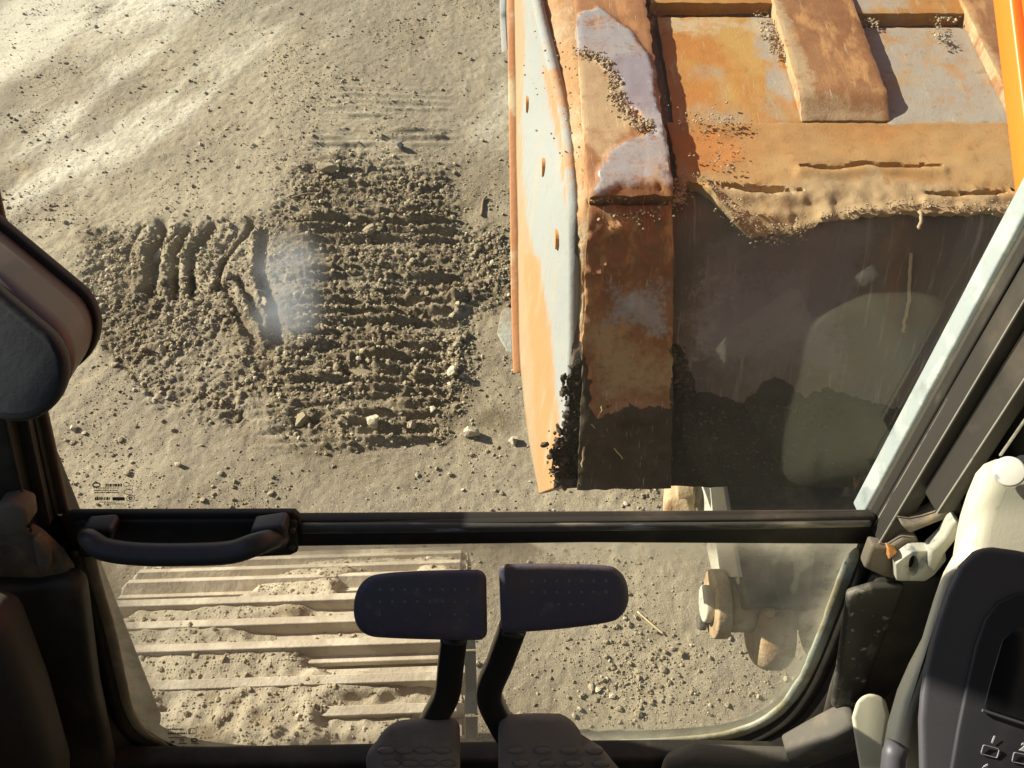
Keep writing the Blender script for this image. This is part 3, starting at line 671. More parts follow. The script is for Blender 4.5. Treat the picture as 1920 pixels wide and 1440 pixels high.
# ================================================================== BUCKET
def yz(py, d): p = P(960, py, d); return (p.y, p.z)
PROF = catmull([Vector((0, *q)) for q in (yz(-420, 2.15), yz(-200, 1.85), yz(0, 1.65), yz(130, 1.535), yz(235, 1.452), yz(320, 1.385), yz(385, 1.350), yz(440, 1.352), yz(560, 1.402), yz(740, 1.482), yz(910, 1.560))], 24)
PR = np.array([(p.y, p.z) for p in PROF]); PL = np.concatenate([[0], np.cumsum(np.hypot(*np.diff(PR, axis=0).T))])
PPY = proj(np.zeros(len(PR)), PR[:, 0], PR[:, 1])[1]
def t_of(py): return np.interp(py, PPY, PL)
def prof(t):
    y, z = np.interp(t, PL, PR[:, 0]), np.interp(t, PL, PR[:, 1])
    e = 0.012; y1, z1 = np.interp(t + e, PL, PR[:, 0]), np.interp(t + e, PL, PR[:, 1]); y0, z0 = np.interp(t - e, PL, PR[:, 0]), np.interp(t - e, PL, PR[:, 1])
    ty, tz = y1 - y0, z1 - z0; l = np.hypot(ty, tz) + 1e-9
    return y, z, tz / l, -ty / l            # outward normal (towards the cab / up)
_t = prof(np.array([PL[-1] * 0.4])); SGN = 1.0 if _t[3][0] > 0 else -1.0
def depth_t(t):
    y, z, _, _ = prof(t); return proj(0 * y, y, z)[2]
def x_at(px, py): return (px - 960) / F * float(depth_t(t_of(np.array([float(py)])))[0])
bucket = empty('excavator_bucket', (0.7, 1.0, 1.2), 'large rusty worn digging bucket with steel wear strips hanging before the window', 'bucket')
BL = np.array(bucket.location[:])
def slab(name, mat, py0, py1, xl, xr, h, base=0.0, step=0.006, amp=0.0, nsc=20, attrs=None, bot=None, top=None, edge=0.005, extra=None, crown=0.0):
    """raised plate lying on the bucket's curved back; xl/xr numbers or functions of py; bot/top functions of px giving py limits"""
    t0, t1 = float(t_of(py0)), float(t_of(py1))
    nt = max(3, int((t1 - t0) / step)); T = np.linspace(t0, t1, nt); PYs = np.interp(T, PL, PPY)
    XL = np.array([xl(p) if callable(xl) else xl for p in PYs]); XR = np.array([xr(p) if callable(xr) else xr for p in PYs])
    nx = max(3, int(np.max(XR - XL) / step)); U = np.linspace(0, 1, nx)
    X = XL[:, None] + (XR - XL)[:, None] * U[None]; TT = np.repeat(T[:, None], nx, 1)
    if bot is not None or top is not None:
        D = depth_t(TT); PX = 960 + F * X / D
        lim1 = t_of(bot(PX)) if bot is not None else np.full(X.shape, t1)
        lim0 = t_of(top(PX)) if top is not None else np.full(X.shape, t0)
        TT = lim0 + (TT - t0) / (t1 - t0) * (lim1 - lim0)
    H = np.full(X.shape, base + h) + amp * (fbm(X * nsc, TT * nsc, 300 + len(name), 4) - 0.5) + crown * (1 - (2 * U[None] - 1) ** 2)
    y, z, ny, nz = prof(TT); D = proj(X, y, z)[2]; PX = 960 + F * X / D; PY = np.interp(TT, PL, PPY)
    if extra is not None: H = H + extra(PX, PY, X, TT)
    # add a rim of vertices sunk to the base so the plate has thickness
    def pad(A, f=lambda a: a): return np.pad(A, 1, mode='edge')
    Xp, Tp, Hp = pad(X), pad(TT), pad(H)
    wob = edge * (fbm(Xp * 60, Tp * 60, 411, 3) - 0.5)
    Hp[0, :] = Hp[-1, :] = base - 0.02; Hp[:, 0] = Hp[:, -1] = base - 0.02
    Xp[:, 1] += wob[:, 1]; Xp[:, 0] += wob[:, 1]; Xp[:, -2] += wob[:, -2]; Xp[:, -1] += wob[:, -2]
    Tp[1] += wob[1]; Tp[0] += wob[1]; Tp[-2] += wob[-2]; Tp[-1] += wob[-2]
    # soften: pull the outermost top ring down a touch
    for sl in ((1, slice(1, -1)), (-2, slice(1, -1)), (slice(1, -1), 1), (slice(1, -1), -2)): Hp[sl] -= min(0.0012, h * 0.1)
    y, z, ny, nz = prof(Tp)
    V = np.stack([Xp, y + SGN * ny * Hp, z + SGN * nz * Hp], -1)
    PXp, PYp = pad(PX), pad(PY)
    A = {k: f(PXp, PYp) for k, f in (attrs or {}).items()}
    o = np_mesh(name, V.reshape(-1, 3) - BL, grid_faces(*Xp.shape), mat, None, A); o.parent = bucket
    o.data.set_sharp_from_angle(angle=math.radians(42))
    return o
def wobble(px, py, a=30):
    return px + a * (fbm(px / 34, py / 34, 601, 5, 0.6) - 0.5), py + a * (fbm(px / 34 + 9, py / 34, 602, 5, 0.6) - 0.5)
pm = lambda poly, soft: (lambda px, py: poly_mask(*wobble(px, py), poly, soft))
WETLINE = [(1060, 700), (1090, 640), (1100, 700), (1112, 770), (1140, 765), (1180, 742), (1215, 758), (1252, 750), (1258, 650), (1275, 640), (1290, 700), (1300, 735), (1350, 742), (1390, 752), (1440, 712), (1470, 715), (1500, 735), (1560, 730), (1640, 760), (1960, 770), (1960, 960), (1000, 960)]
# shell: back sheet with wavy dents and caked wet mud low down
def shell_extra(px, py, X, T):
    wet = poly_mask(px, py, WETLINE, 8)
    return wet * (0.006 + 0.016 * (fbm(X * 30, T * 30, 320, 3) - 0.3)) + 0.010 * (fbm(X * 4, T * 4, 330, 2) - 0.5)
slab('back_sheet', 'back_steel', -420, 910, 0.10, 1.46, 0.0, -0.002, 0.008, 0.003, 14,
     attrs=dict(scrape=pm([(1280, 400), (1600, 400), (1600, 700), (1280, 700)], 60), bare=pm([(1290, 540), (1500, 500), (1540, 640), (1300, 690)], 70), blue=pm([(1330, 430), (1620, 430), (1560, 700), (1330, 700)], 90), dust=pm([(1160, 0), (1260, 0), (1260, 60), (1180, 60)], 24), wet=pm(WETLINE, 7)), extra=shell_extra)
def inner_sheet():
    T = np.linspace(0, PL[-1], 60); X = np.linspace(0.11, 1.45, 12); XX, TT = np.meshgrid(X, T)
    y, z, ny, nz = prof(TT); o_ = -0.026
    V = np.stack([XX, y + SGN * ny * o_, z + SGN * nz * o_], -1).reshape(-1, 3)
    o = np_mesh('inner_sheet', V - BL, grid_faces(60, 12), 'rust_brown', None); o.parent = bucket
inner_sheet()
S1L, S1R = x_at(1100, 385), x_at(1256, 385)
bare1 = [(1062, 70), (1120, 45), (1175, 90), (1215, 140), (1245, 290), (1218, 282), (1180, 236), (1136, 208), (1152, 182), (1112, 142), (1070, 122)]
bare2 = [(1138, 312), (1165, 297), (1238, 282), (1256, 372), (1108, 384), (1120, 345)]
def strap_extra(px, py, X, T):
    qx, qy = wobble(px, py, 26); lip = poly_mask(qx, qy, bare1, 4) + poly_mask(qx, qy, bare2, 4)
    return 0.005 * lip + 0.003 * (fbm(X * 12, T * 12, 345, 3) - 0.5)
two = lambda px, py: np.clip(poly_mask(*wobble(px, py, 26), bare1, 10) + poly_mask(*wobble(px, py, 26), bare2, 10), 0, 1)
slab('wear_strap', 'rust_brown', -400, 386, S1L, S1R, 0.034, 0, 0.0045, 0.002, 40,
     attrs=dict(bare=two, blue=pm([(1130, 150), (1215, 140), (1235, 260), (1160, 225)], 25), dust=pm([(1060, 130), (1120, 140), (1200, 270), (1160, 300), (1120, 340), (1090, 300)], 24)), extra=strap_extra, edge=0.007)
slab('wear_strap', 'rust_brown', 392, 905, S1L, lambda p: np.interp(p, [392, 600, 905], [S1R, x_at(1258, 600), x_at(1255, 905)]), 0.016, 0, 0.0045, 0.005, 26,
     attrs=dict(bare=pm([(1150, 530), (1250, 520), (1250, 610), (1120, 610)], 50), wet=pm(WETLINE, 7), dust=pm([(1100, 600), (1250, 640), (1250, 740), (1110, 760)], 80)), extra=lambda px, py, X, T: shell_extra(px, py, X, T) * 1.0 + (0.020 * np.maximum(fbm(X * 60, T * 60, 350, 4) - 0.48, 0) * sstep(660, 520, py) + 0.008 * np.maximum(fbm(X * 30, T * 30, 351, 4) - 0.5, 0)))
S2L, S2R, S3L = x_at(1500, 235), x_at(1664, 235), x_at(1893, 240)
ramp = lambda px, py, X, T: -0.018 * sstep(196, 240, py) + 0.0008 * (fbm(X * 30, T * 30, 346, 3) - 0.5)
slab('wear_strap', 'rust_brown', -400, 236, S2L, S2R, 0.030, 0, 0.005, 0.0008, 30, extra=ramp, attrs=dict(dust=pm([(1430, 0), (1450, 0), (1530, 200), (1660, 225), (1660, 250), (1490, 250)], 24)), edge=0.004)  # dust at the foot; pale left band paints the strap's sunlit side
slab('wear_strap', 'rust_brown', -400, 246, S3L, S3L + 0.14, 0.030, 0, 0.006, 0.0008, 30, extra=ramp, attrs=dict(dust=pm([(1770, 40), (1800, 40), (1910, 245), (1870, 245)], 24)), edge=0.004)
G1 = x_at(1262, 235)
greyA = dict(grey=pm([(1400, 30), (1450, 30), (1500, 240), (1450, 200), (1410, 120)], 24), dust=pm([(1240, 30), (1430, 45), (1440, 75), (1240, 60)], 24))
slab('wear_plate', 'orange_worn', 40, 241, G1, S2L + 0.004, 0.009, 0, 0.006, 0.002, 20, attrs=greyA)
slab('wear_plate', 'orange_worn', -300, 24, x_at(1218, 24), S2L + 0.004, 0.022, 0, 0.008, 0.002, 20, attrs=dict(grey=pm([(1200, -20), (1240, -20), (1240, 30), (1200, 30)], 24)))
slab('wear_plate', 'orange_worn', 60, 243, S2R - 0.004, S3L + 0.004, 0.009, 0, 0.006, 0.002, 20, attrs=dict(grey=pm([(1560, 30), (1960, 30), (1960, 260), (1600, 260)], 24)))
slab('wear_plate', 'orange_worn', -300, 44, S2R - 0.004, S3L + 0.004, 0.022, 0, 0.008, 0.002, 20, attrs=dict(grey=pm([(1580, 0), (1700, 0), (1700, 50), (1580, 50)], 50)))
# heel plate with its torn, mud-caked lower lip
HEEL = np.array([(1200, 372), (1262, 360), (1290, 352), (1320, 360), (1352, 392), (1380, 428), (1405, 448), (1440, 432), (1500, 436), (1530, 418), (1600, 408), (1680, 400), (1760, 402), (1840, 404), (1960, 412), (2300, 430)], float)
heel_bot = lambda PX: np.interp(PX, HEEL[:, 0], HEEL[:, 1]) + 16 * (fbm(PX / 26, PX * 0 + 3, 360, 5, 0.6) - 0.5)
def heel_extra(px, py, X, T):
    e = 0.007 * (fbm(X * 9, T * 14, 371, 3) - 0.5) + 0.009 * sstep(320, 390, py) * (fbm(X * 45, T * 60, 373, 4) - 0.5) * (0.4 + 1.2 * fbm(X * 7, T * 7, 374, 2))
    e += 0.007 * np.exp(-((heel_bot(px) - py) / 14) ** 2) * (0.5 + fbm(X * 12, T * 12, 372, 3))
    for pts in ([(1495, 321), (1560, 322), (1620, 316), (1765, 318)], [(1730, 371), (1800, 369), (1900, 366)], [(1330, 352), (1400, 360), (1500, 366)]):
        wob = 9 * (fbm(px / 30, px * 0 + pts[0][0], 381, 4) - 0.5); wd = 0.6 + 3.4 * fbm(px / 45, px * 0 + 7 + pts[0][0], 382, 3)
        tip = np.clip(np.minimum((px - pts[0][0]) / 50, (pts[-1][0] - px) / 50), 0.0, 1)
        e -= 0.034 * np.exp(-(line_dist(px, py + wob, pts) / (0.3 + wd * tip)) ** 2)
        pts2 = [(a, c + 11) for a, c in pts]; e += 0.004 * np.exp(-(line_dist(px, py, pts2) / 9) ** 2)
    return e
slab('heel_plate', 'heel_rust', 238, 410, x_at(1262, 300), 1.44, 0.0105, 0, 0.0040, 0.0012, 30, bot=heel_bot,
     attrs=dict(dust=pm([(1280, 370), (1380, 350), (1500, 345), (1620, 320), (1720, 345), (1960, 380), (1960, 440), (1280, 460)], 24), orange=pm([(1265, 260), (1330, 245), (1400, 300), (1300, 340)], 40)), extra=heel_extra, edge=0.008)
# side plate, bead, bolt holes, cutting edge
SIDE_L = [(962, -300, 2.35), (963, -100, 2.12), (964, 0, 2.02), (967, 200, 1.97), (970, 400, 1.93), (972, 560, 1.91), (976, 700, 1.88), (990, 820, 1.84), (1010, 926, 1.79)]
SIDE_R = [(962, -300), (985, -100), (998, 0), (1049, 213), (1066, 367), (1070, 480), (1070, 640), (1060, 790), (1046, 912)]
def side_pts(k, n=24):
    L = catmull([P(*p) for p in SIDE_L], n)
    R = []
    for (x, y) in SIDE_R:
        d = float(depth_t(t_of(np.array([float(max(y, -300))])))[0]); R.append(P(x, y, d))
    R = catmull(R, n); return L, R
L_, R_ = side_pts(0)
NU = 22
V = []; A1 = []; A2 = []
for a, c in zip(L_, R_):
    for j in range(NU): V.append(a.lerp(c, j / (NU - 1)))
V = np.array([v[:] for v in V]); sx, sy, _ = proj(V[:, 0], V[:, 1], V[:, 2])
nrm_off = 0.003 * (fbm(V[:, 1] * 8, V[:, 2] * 8, 400, 3) - 0.5); V[:, 0] += nrm_off
tanm = poly_mask(sx, sy, [(940, -50), (985, -50), (978, 140), (985, 400), (1005, 480), (1045, 760), (1042, 930), (960, 930)], 16)
rustm = np.clip(poly_mask(sx, sy, [(975, 470), (1008, 480), (1042, 700), (1050, 860), (1045, 930), (1010, 930), (1000, 700)], 14) + poly_mask(sx, sy, [(1020, 130), (1035, 130), (1064, 300), (1062, 400), (1050, 300)], 13), 0, 1)
b = np_mesh('side_plate', V - BL, grid_faces(len(L_), NU), 'side_white', None, dict(tan=tanm, rust=rustm)); b.parent = bucket
sd = b.modifiers.new('solid', 'SOLIDIFY'); sd.thickness = 0.02; sd.offset = 1.0
# far side plate so the bucket is closed on the other end
V2 = V.copy(); V2[:, 0] = 1.44 + (0.10 - V[:, 0]) * 0.6
b = np_mesh('side_plate', V2 - BL, grid_faces(len(L_), NU), 'rust_brown', None); b.parent = bucket
for (hx, hy, hd) in ((988, 193, 1.70), (1018, 314, 1.585), (1045, 450, 1.53)):
    # on the side plate: find the nearest vertex
    i = int(np.argmin((sx - hx) ** 2 + (sy - hy) ** 2)); c = Vector(V[i])
    m = MB(); m.cyl(c + Vector((0.004, 0, 0)), c + Vector((-0.0035, 0, 0)), 0.017, n=20); m.build('bolt_hole', 'rust_hole', bucket)
def edge_strip(name, mat, pts, w, h, seed):
    q = catmull(pts, 10); rings = []
    for i, p in enumerate(q):
        ww = w * (1 + 0.25 * (random.random() - 0.5)); rings.append([p + Vector((-h, 0, 0)) + Vector((0, 0.0, -0.004)), p + Vector((0.006, 0, 0)), p + Vector((0.006, w, -w * 0.3)), p + Vector((-h, ww, -ww * 0.3))])
    m = MB(); m.loft(rings); o = m.build(name, mat, bucket); bevel(o, 0.003, 2); return o
edge_strip('side_cutter', 'orange_edge', [P(x - 2, y, d + 0.005) for x, y, d in SIDE_L[:7]], 0.07, 0.014, 1)
edge_strip('side_cutter', 'side_white', [P(x - 9, y, d + 0.06) for x, y, d in ((952, -120, 2.2), (952, 0, 2.05), (953, 40, 2.03), (956, 96, 1.98))], 0.05, 0.008, 2)
# rounded corner bead between side plate and strap
q = []
for py in np.linspace(-300, 905, 120):
    t = t_of(np.array([py])); y, z, ny, nz = [float(a[0]) for a in prof(t)]
    xr = S1L + 0.004
    xl = float(np.interp(py, [p[1] for p in SIDE_R], [p[0] for p in SIDE_R])); xl = (xl - 960) / F * float(depth_t(t)[0])
    q.append((py, xl, xr, y, z, SGN * ny, SGN * nz))
V = []; at = []
for (py, xl, xr, y, z, ny, nz) in q:
    for j in range(12):
        f = j / 11; x = xl + (xr - xl) * f; h = -0.030 + 0.040 * math.sin(f * math.pi / 2) ** 0.8
        crack = -0.028 * math.exp(-((f - 0.10) / 0.10) ** 2) * (1 if 60 < py < 420 else 0.35)
        groove = -0.035 * math.exp(-((f - 0.36) / 0.13) ** 2) * float(sstep(470, 560, py))
        h += crack * (0.4 + 1.2 * float(vnoise(py / 40, 2.0, 3))) + groove + 0.006 * float(vnoise(py / 9, j * 0.7, 7) - 0.5)
        V.append((x, y + ny * h, z + nz * h))
V = np.array(V); bx, by, _ = proj(V[:, 0], V[:, 1], V[:, 2])
wetb = np.clip(poly_mask(bx, by, [(1060, 640), (1092, 640), (1100, 740), (1120, 930), (1030, 930), (1056, 860), (1062, 790)], 6), 0, 1)
o = np_mesh('corner_bead', V - BL, grid_faces(len(q), 12), 'rust_bead', None, dict(wet=wetb)); o.parent = bucket
# cutting lip along the bottom
m = MB(); t = PL[-1]; y, z, ny, nz = [float(a) for a in prof(np.array(t))]
m.loft([[Vector((x, y + 0.0, z + 0.005)), Vector((x, y + 0.03, z - 0.02)), Vector((x, y + 0.10, z + 0.02)), Vector((x, y + 0.06, z + 0.06))] for x in np.linspace(x_at(1050, 905), 1.45, 30)])
m.build('lip', 'arm_dark', bucket)
# mud clods stuck to the bucket
def on_bucket(px, py, h):
    t = t_of(np.asarray(py, float)); y, z, ny, nz = prof(t); d = proj(0 * y, y, z)[2]
    return np.stack([(px - 960) / F * d, y + SGN * ny * h, z + SGN * nz * h], -1)
def clods_along(pts, n, spread, smin, smax, h, out):
    n = int(n * 1.9)
    pts = np.array(pts, float); seg = np.hypot(*np.diff(pts, axis=0).T); cum = np.concatenate([[0], np.cumsum(seg)])
    u = rng.random(n) * cum[-1]; px = np.interp(u, cum, pts[:, 0]) + rng.normal(0, spread, n); py = np.interp(u, cum, pts[:, 1]) + rng.normal(0, spread * 0.7, n)
    sz = smin * (smax / smin) ** (rng.random(n) ** 1.7); out.append((on_bucket(px, py, h), sz))
acc = []
clods_along([(1072, 130), (1120, 140), (1152, 180), (1140, 205)], 130, 6, 0.0008, 0.0040, 0.040, acc)
clods_along([(1140, 210), (1165, 240), (1190, 275), (1212, 272)], 180, 8, 0.0008, 0.0042, 0.041, acc)
clods_along([(1112, 384), (1160, 378), (1200, 374), (1252, 376)], 240, 7, 0.0008, 0.0042, 0.026, acc)
clods_along([(1140, 408), (1190, 412), (1245, 400)], 60, 12, 0.0007, 0.0032, 0.020, acc)
clods_along([(1285, 250), (1330, 240), (1375, 245)], 80, 14, 0.0007, 0.0030, 0.022, acc)
clods_along([(1355, 275), (1355, 320), (1300, 300)], 40, 14, 0.0007, 0.0030, 0.020, acc)
clods_along([(1420, 45), (1440, 95), (1455, 125)], 100, 7, 0.0008, 0.0040, 0.020, acc)
clods_along([(1590, 45), (1610, 55), (1640, 60)], 70, 6, 0.0007, 0.0032, 0.016, acc)
clods_along([(1745, 60), (1760, 100)], 50, 6, 0.0007, 0.0032, 0.020, acc)
clods_along([(1750, 48), (1785, 46)], 40, 5, 0.0008, 0.0040, 0.016, acc)
clods_along([(1200, 0), (1225, 30), (1215, 70)], 90, 10, 0.0008, 0.0042, 0.004, acc)
clods_along([(1262, 350), (1280, 370), (1250, 400)], 110, 8, 0.0008, 0.0042, 0.012, acc)
clods_along([(1360, 395), (1420, 440), (1500, 425)], 160, 14, 0.0007, 0.0030, 0.022, acc)
clods_along([(p, q - 8) for p, q in HEEL[1:-1]], 420, 6, 0.0006, 0.0024, 0.019, acc)
clods_along([(1100, 20), (1240, 250), (1000, 100), (1110, 360)], 60, 30, 0.001, 0.003, 0.026, acc)
pp = np.concatenate([a for a, _ in acc]); sz = np.concatenate([s for _, s in acc])
o = lump_mesh('dried_mud', pp - BL, sz, 'mud', None, light=0.05, shade=0.55, flat=0.7); o.parent = bucket; o['kind'] = 'stuff'
acc = []
clods_along([(1075, 700), (1085, 760), (1070, 800), (1050, 860), (1060, 900)], 420, 11, 0.0016, 0.009, 0.008, acc)
clods_along([(1112, 790), (1250, 780), (1400, 770), (1560, 760)], 500, 22, 0.0008, 0.0040, 0.018, acc)
clods_along([(1265, 660), (1285, 740)], 160, 8, 0.0016, 0.007, 0.012, acc)
clods_along([(1120, 850), (1560, 850)], 500, 35, 0.0007, 0.0030, 0.016, acc)
pp = np.concatenate([a for a, _ in acc]); sz = np.concatenate([s for _, s in acc])
o = lump_mesh('damp_mud', pp - BL, sz, 'wet_mud', None, light=0.3, shade=0.0, flat=1.0); o.parent = bucket; o['kind'] = 'stuff'
def thread(name, pts, r, mat, h=0.02):
    m = MB(); q = [Vector(on_bucket(np.array([float(x)]), np.array([float(y)]), h)[0]) for x, y in pts]
    q = catmull(q, 5); q = [p + Vector((random.gauss(0, 0.0012), 0, random.gauss(0, 0.0012))) for p in q]
    m.tube(q, r, n=6); m.build(name, mat, bucket, True)
thread('root_fibre', [(1094, 790), (1092, 830), (1088, 870), (1086, 895)], 0.0024, 'root', 0.026)
thread('root_fibre', [(1105, 780), (1130, 805), (1165, 845)], 0.0010, 'root', 0.03)
thread('root_fibre', [(1118, 770), (1126, 745)], 0.0010, 'root', 0.03)
thread('mud_dribble', [(1716, 402), (1714, 428)], 0.0030, 'mud', 0.02)
thread('mud_dribble', [(1704, 468), (1701, 520), (1696, 580), (1690, 620)], 0.0028, 'mud', 0.008)

# ================================================================== BOOM
bx0 = 0.55
def BP(px, py):
    d = bx0 * F / (px - 960); return P(px, py, d)
a_, c_ = BP(1917, 430), BP(1867, 0)
dr = (c_ - a_).normalized(); up = Vector((0, -dr.z, dr.y)); up = up if up.z > 0 else -up
boom = empty('excavator_boom', a_ - dr * 0.7, 'bright orange boom rising in front of the cab at the upper right', 'boom')
m = MB(); base = [a_ - dr * 0.55, c_ + dr * 1.6, c_ + dr * 1.6 + up * 0.5, a_ - dr * 0.55 + up * 0.35]
m.prism(base, (0.42, 0, 0)); bevel(m.build('boom_beam', 'boom_orange', boom), 0.006, 3)
m = MB(); m.prism([a_ - dr * 0.5 + up * 0.012 + Vector((-0.012, 0, 0)), c_ + dr * 1.5 + up * 0.012 + Vector((-0.012, 0, 0)), c_ + dr * 1.5 + up * 0.045 + Vector((-0.012, 0, 0)), a_ - dr * 0.5 + up * 0.045 + Vector((-0.012, 0, 0))], (0.014, 0, 0))
bevel(m.build('weld_flange', 'boom_orange', boom), 0.004, 3)

# ================================================================== STICK END AND LINKAGE UNDER THE BUCKET
arm = empty('dipper_stick', (0.55, 0.75, 0.5), 'dusty grey arm end with pins and rounded lugs under the bucket', 'dipper stick')
def W3(px, py, d): return P(px, py, d)
e0, e1, e2 = P(1352, 860, 1.90), P(1362, 920, 1.86), P(1390, 1085, 1.775)
f0, f1, f2 = P(1292, 860, 2.12), P(1306, 930, 2.09), P(1343, 1085, 1.95)
m = MB()
rings = []
for e, f in ((e0 + (e0 - e1) * 4, f0 + (f0 - f1) * 4), (e0, f0), (e1, f1), (e2, f2), (e2 + (e2 - e1) * 0.30 + Vector((0.010, 0, 0)), f2 + (e2 - e1) * 0.45)):
    r = Vector((0.34, 0.0, -0.01)); rings.append([e, e + r, f + r, f])
m.loft(rings); o = m.build('arm_body', 'arm_dark', arm); bevel(o, 0.008, 3)
m = MB(); m.loft([[e + Vector((-0.006, 0.004, 0)), e + Vector((0.004, 0.004, 0)), f + Vector((0.004, 0, 0)), f + Vector((-0.006, 0, 0))] for e, f in ((e0 + (e0 - e1) * 4, f0 + (f0 - f1) * 4), (e0, f0), (e1, f1), (e2, f2))]); bevel(m.build('side_plate', 'arm_grey', arm), 0.002, 2)  # bare grey sheet added for the arm's sunlit face
ax = P(1346, 1132, 1.86)                       # pin axis, running sideways
def ux(x): return Vector((x, ax.y, ax.z))
m = MB(); m.cyl(ux(ax.x - 0.016), ux(ax.x + 0.016), 0.074, n=36); bevel(m.build('boss_flange', 'arm_dusty', arm), 0.005, 3)
m = MB(); m.cyl(ux(ax.x - 0.034), ux(ax.x - 0.014), 0.040, n=28); bevel(m.build('pin_end', 'arm_grey', arm), 0.005, 3)
m = MB(); m.cyl(ux(ax.x + 0.02), ux(ax.x + 0.072), 0.060, n=36); m.build('boss_barrel', 'arm_dusty', arm, True).data
m = MB(); m.box(ux(ax.x - 0.03) + Vector((0, -0.022, -0.05)), 0.018, 0.03, 0.03, Matrix.Rotation(0.5, 3, 'X')); bevel(m.build('bolt_head', 'arm_dark', arm), 0.004, 2)
def lug(x0, x1, py_tip, rad, back, mat):
    c = P(1432, py_tip, 1.86); c = Vector((0, c.y, c.z)) + (Vector((0, ax.y, ax.z)) - Vector((0, c.y, c.z))).normalized() * rad
    d = Vector((0, ax.y - c.y, ax.z - c.z)); L = d.length; d.normalize(); nrm = Vector((0, -d.z, d.y))
    ring = []
    for k in range(17):
        a = math.pi * k / 16; ring.append(c + nrm * math.cos(a) * rad - d * math.sin(a) * rad)
    ring += [c + d * (L + back) - nrm * math.cos(math.pi * k / 16) * rad + d * math.sin(math.pi * k / 16) * rad for k in range(17)]
    m = MB(); m.prism([p + Vector((x0, 0, 0)) for p in ring], (x1 - x0, 0, 0)); o = m.build('link_lug', mat, arm); bevel(o, 0.42 * (x1 - x0), 6, 30); return o
lug(ax.x + 0.068, ax.x + 0.156, 1254, 0.078, -0.02, 'arm_dusty')
lug(ax.x + 0.190, ax.x + 0.240, 1236, 0.070, -0.02, 'arm_dusty')
m = MB(); m.cyl(ux(ax.x + 0.148), ux(ax.x + 0.19), 0.055, n=28); m.build('spacer', 'arm_dusty', arm, True)
g = P(1382, 1083, 1.80); m = MB(); m.cyl(g, g + Vector((0.035, 0, 0)), 0.016, n=6); bevel(m.build('bolt_head', 'arm_dusty', arm), 0.003, 2)
g = P(1441, 1152, 1.775); m = MB(); m.cyl(g + Vector((-0.002, 0.03, 0.0)), g + Vector((0, -0.004, 0.012)), 0.013, n=6); bevel(m.build('bolt_head', 'arm_dusty', arm), 0.003, 2)
# hose clamp barrel and bracket left of the arm
g = P(1272, 925, 2.05); m = MB(); m.cyl(g + Vector((-0.012, 0, 0)), g + Vector((0.03, 0, 0)), 0.048, n=28); bevel(m.build('link_barrel', 'arm_dusty', arm), 0.005, 3)
m = MB(); m.cyl(g + Vector((0.03, 0, 0)), g + Vector((0.20, 0, 0)), 0.034, n=24); m.build('link_pin', 'arm_grey', arm, True)
m = MB(); m.prism([P(1246, 950, 2.0), P(1254, 937, 2.0), P(1290, 936, 2.0), P(1308, 985, 1.98), P(1300, 1000, 1.98), P(1243, 1000, 2.0)], (0.02, 0.12, -0.05)); bevel(m.build('link_bracket', 'arm_dusty', arm), 0.008, 3)
m = MB(); m.prism([P(1390, 1150, 1.92), P(1500, 1180, 1.92), P(1640, 1260, 1.92), P(1640, 1040, 1.95), P(1390, 1040, 1.95)], (0.02, 0.12, 0)); bevel(m.build('shield_plate', 'arm_dark', arm), 0.008, 2)  # added dark sheet standing for shade right of the arm

# ================================================================== CAB
cab = empty('excavator_cab', (0, 0, 1.15), 'black framed excavator cab front with split window and grab handle', 'cab')
def wpoly(pts, n0, n1, ext=None):
    base = [W(x, y, n1) for x, y in pts]; m = MB(); m.prism(base, WN * (n0 - n1)); return m
def wpart(name, pts, n0, n1, mat, bev=0.002, seg=2, parent=None):
    o = wpoly(pts, n0, n1).build(name, mat, parent or cab); bevel(o, bev, seg); return o
def rail(name, lb, rb, lt, rt, n0, n1, mat, up=0.5, bev=0.002, down=0.0):
    """bar seen between image lines lb-lt and rb-rt, prolonged upwards in space"""
    L0, L1, R0, R1 = W(*lb, n1), W(*lt, n1), W(*rb, n1), W(*rt, n1)
    dl = (L1 - L0).normalized(); dr_ = (R1 - R0).normalized()
    if (L0 - R0).length < 0.012: dr_ = dl; R1 = R0 + (L1 - L0)
    L1 = L1 + dl * up; R1 = R1 + dr_ * up
    if down: L0 = L0 - (L1 - L0).normalized() * down; R0 = R0 - (R1 - R0).normalized() * down
    m = MB(); m.prism([L0, R0, R1, L1], WN * (n0 - n1)); o = m.build(name, mat, cab); bevel(o, bev, 2); return o
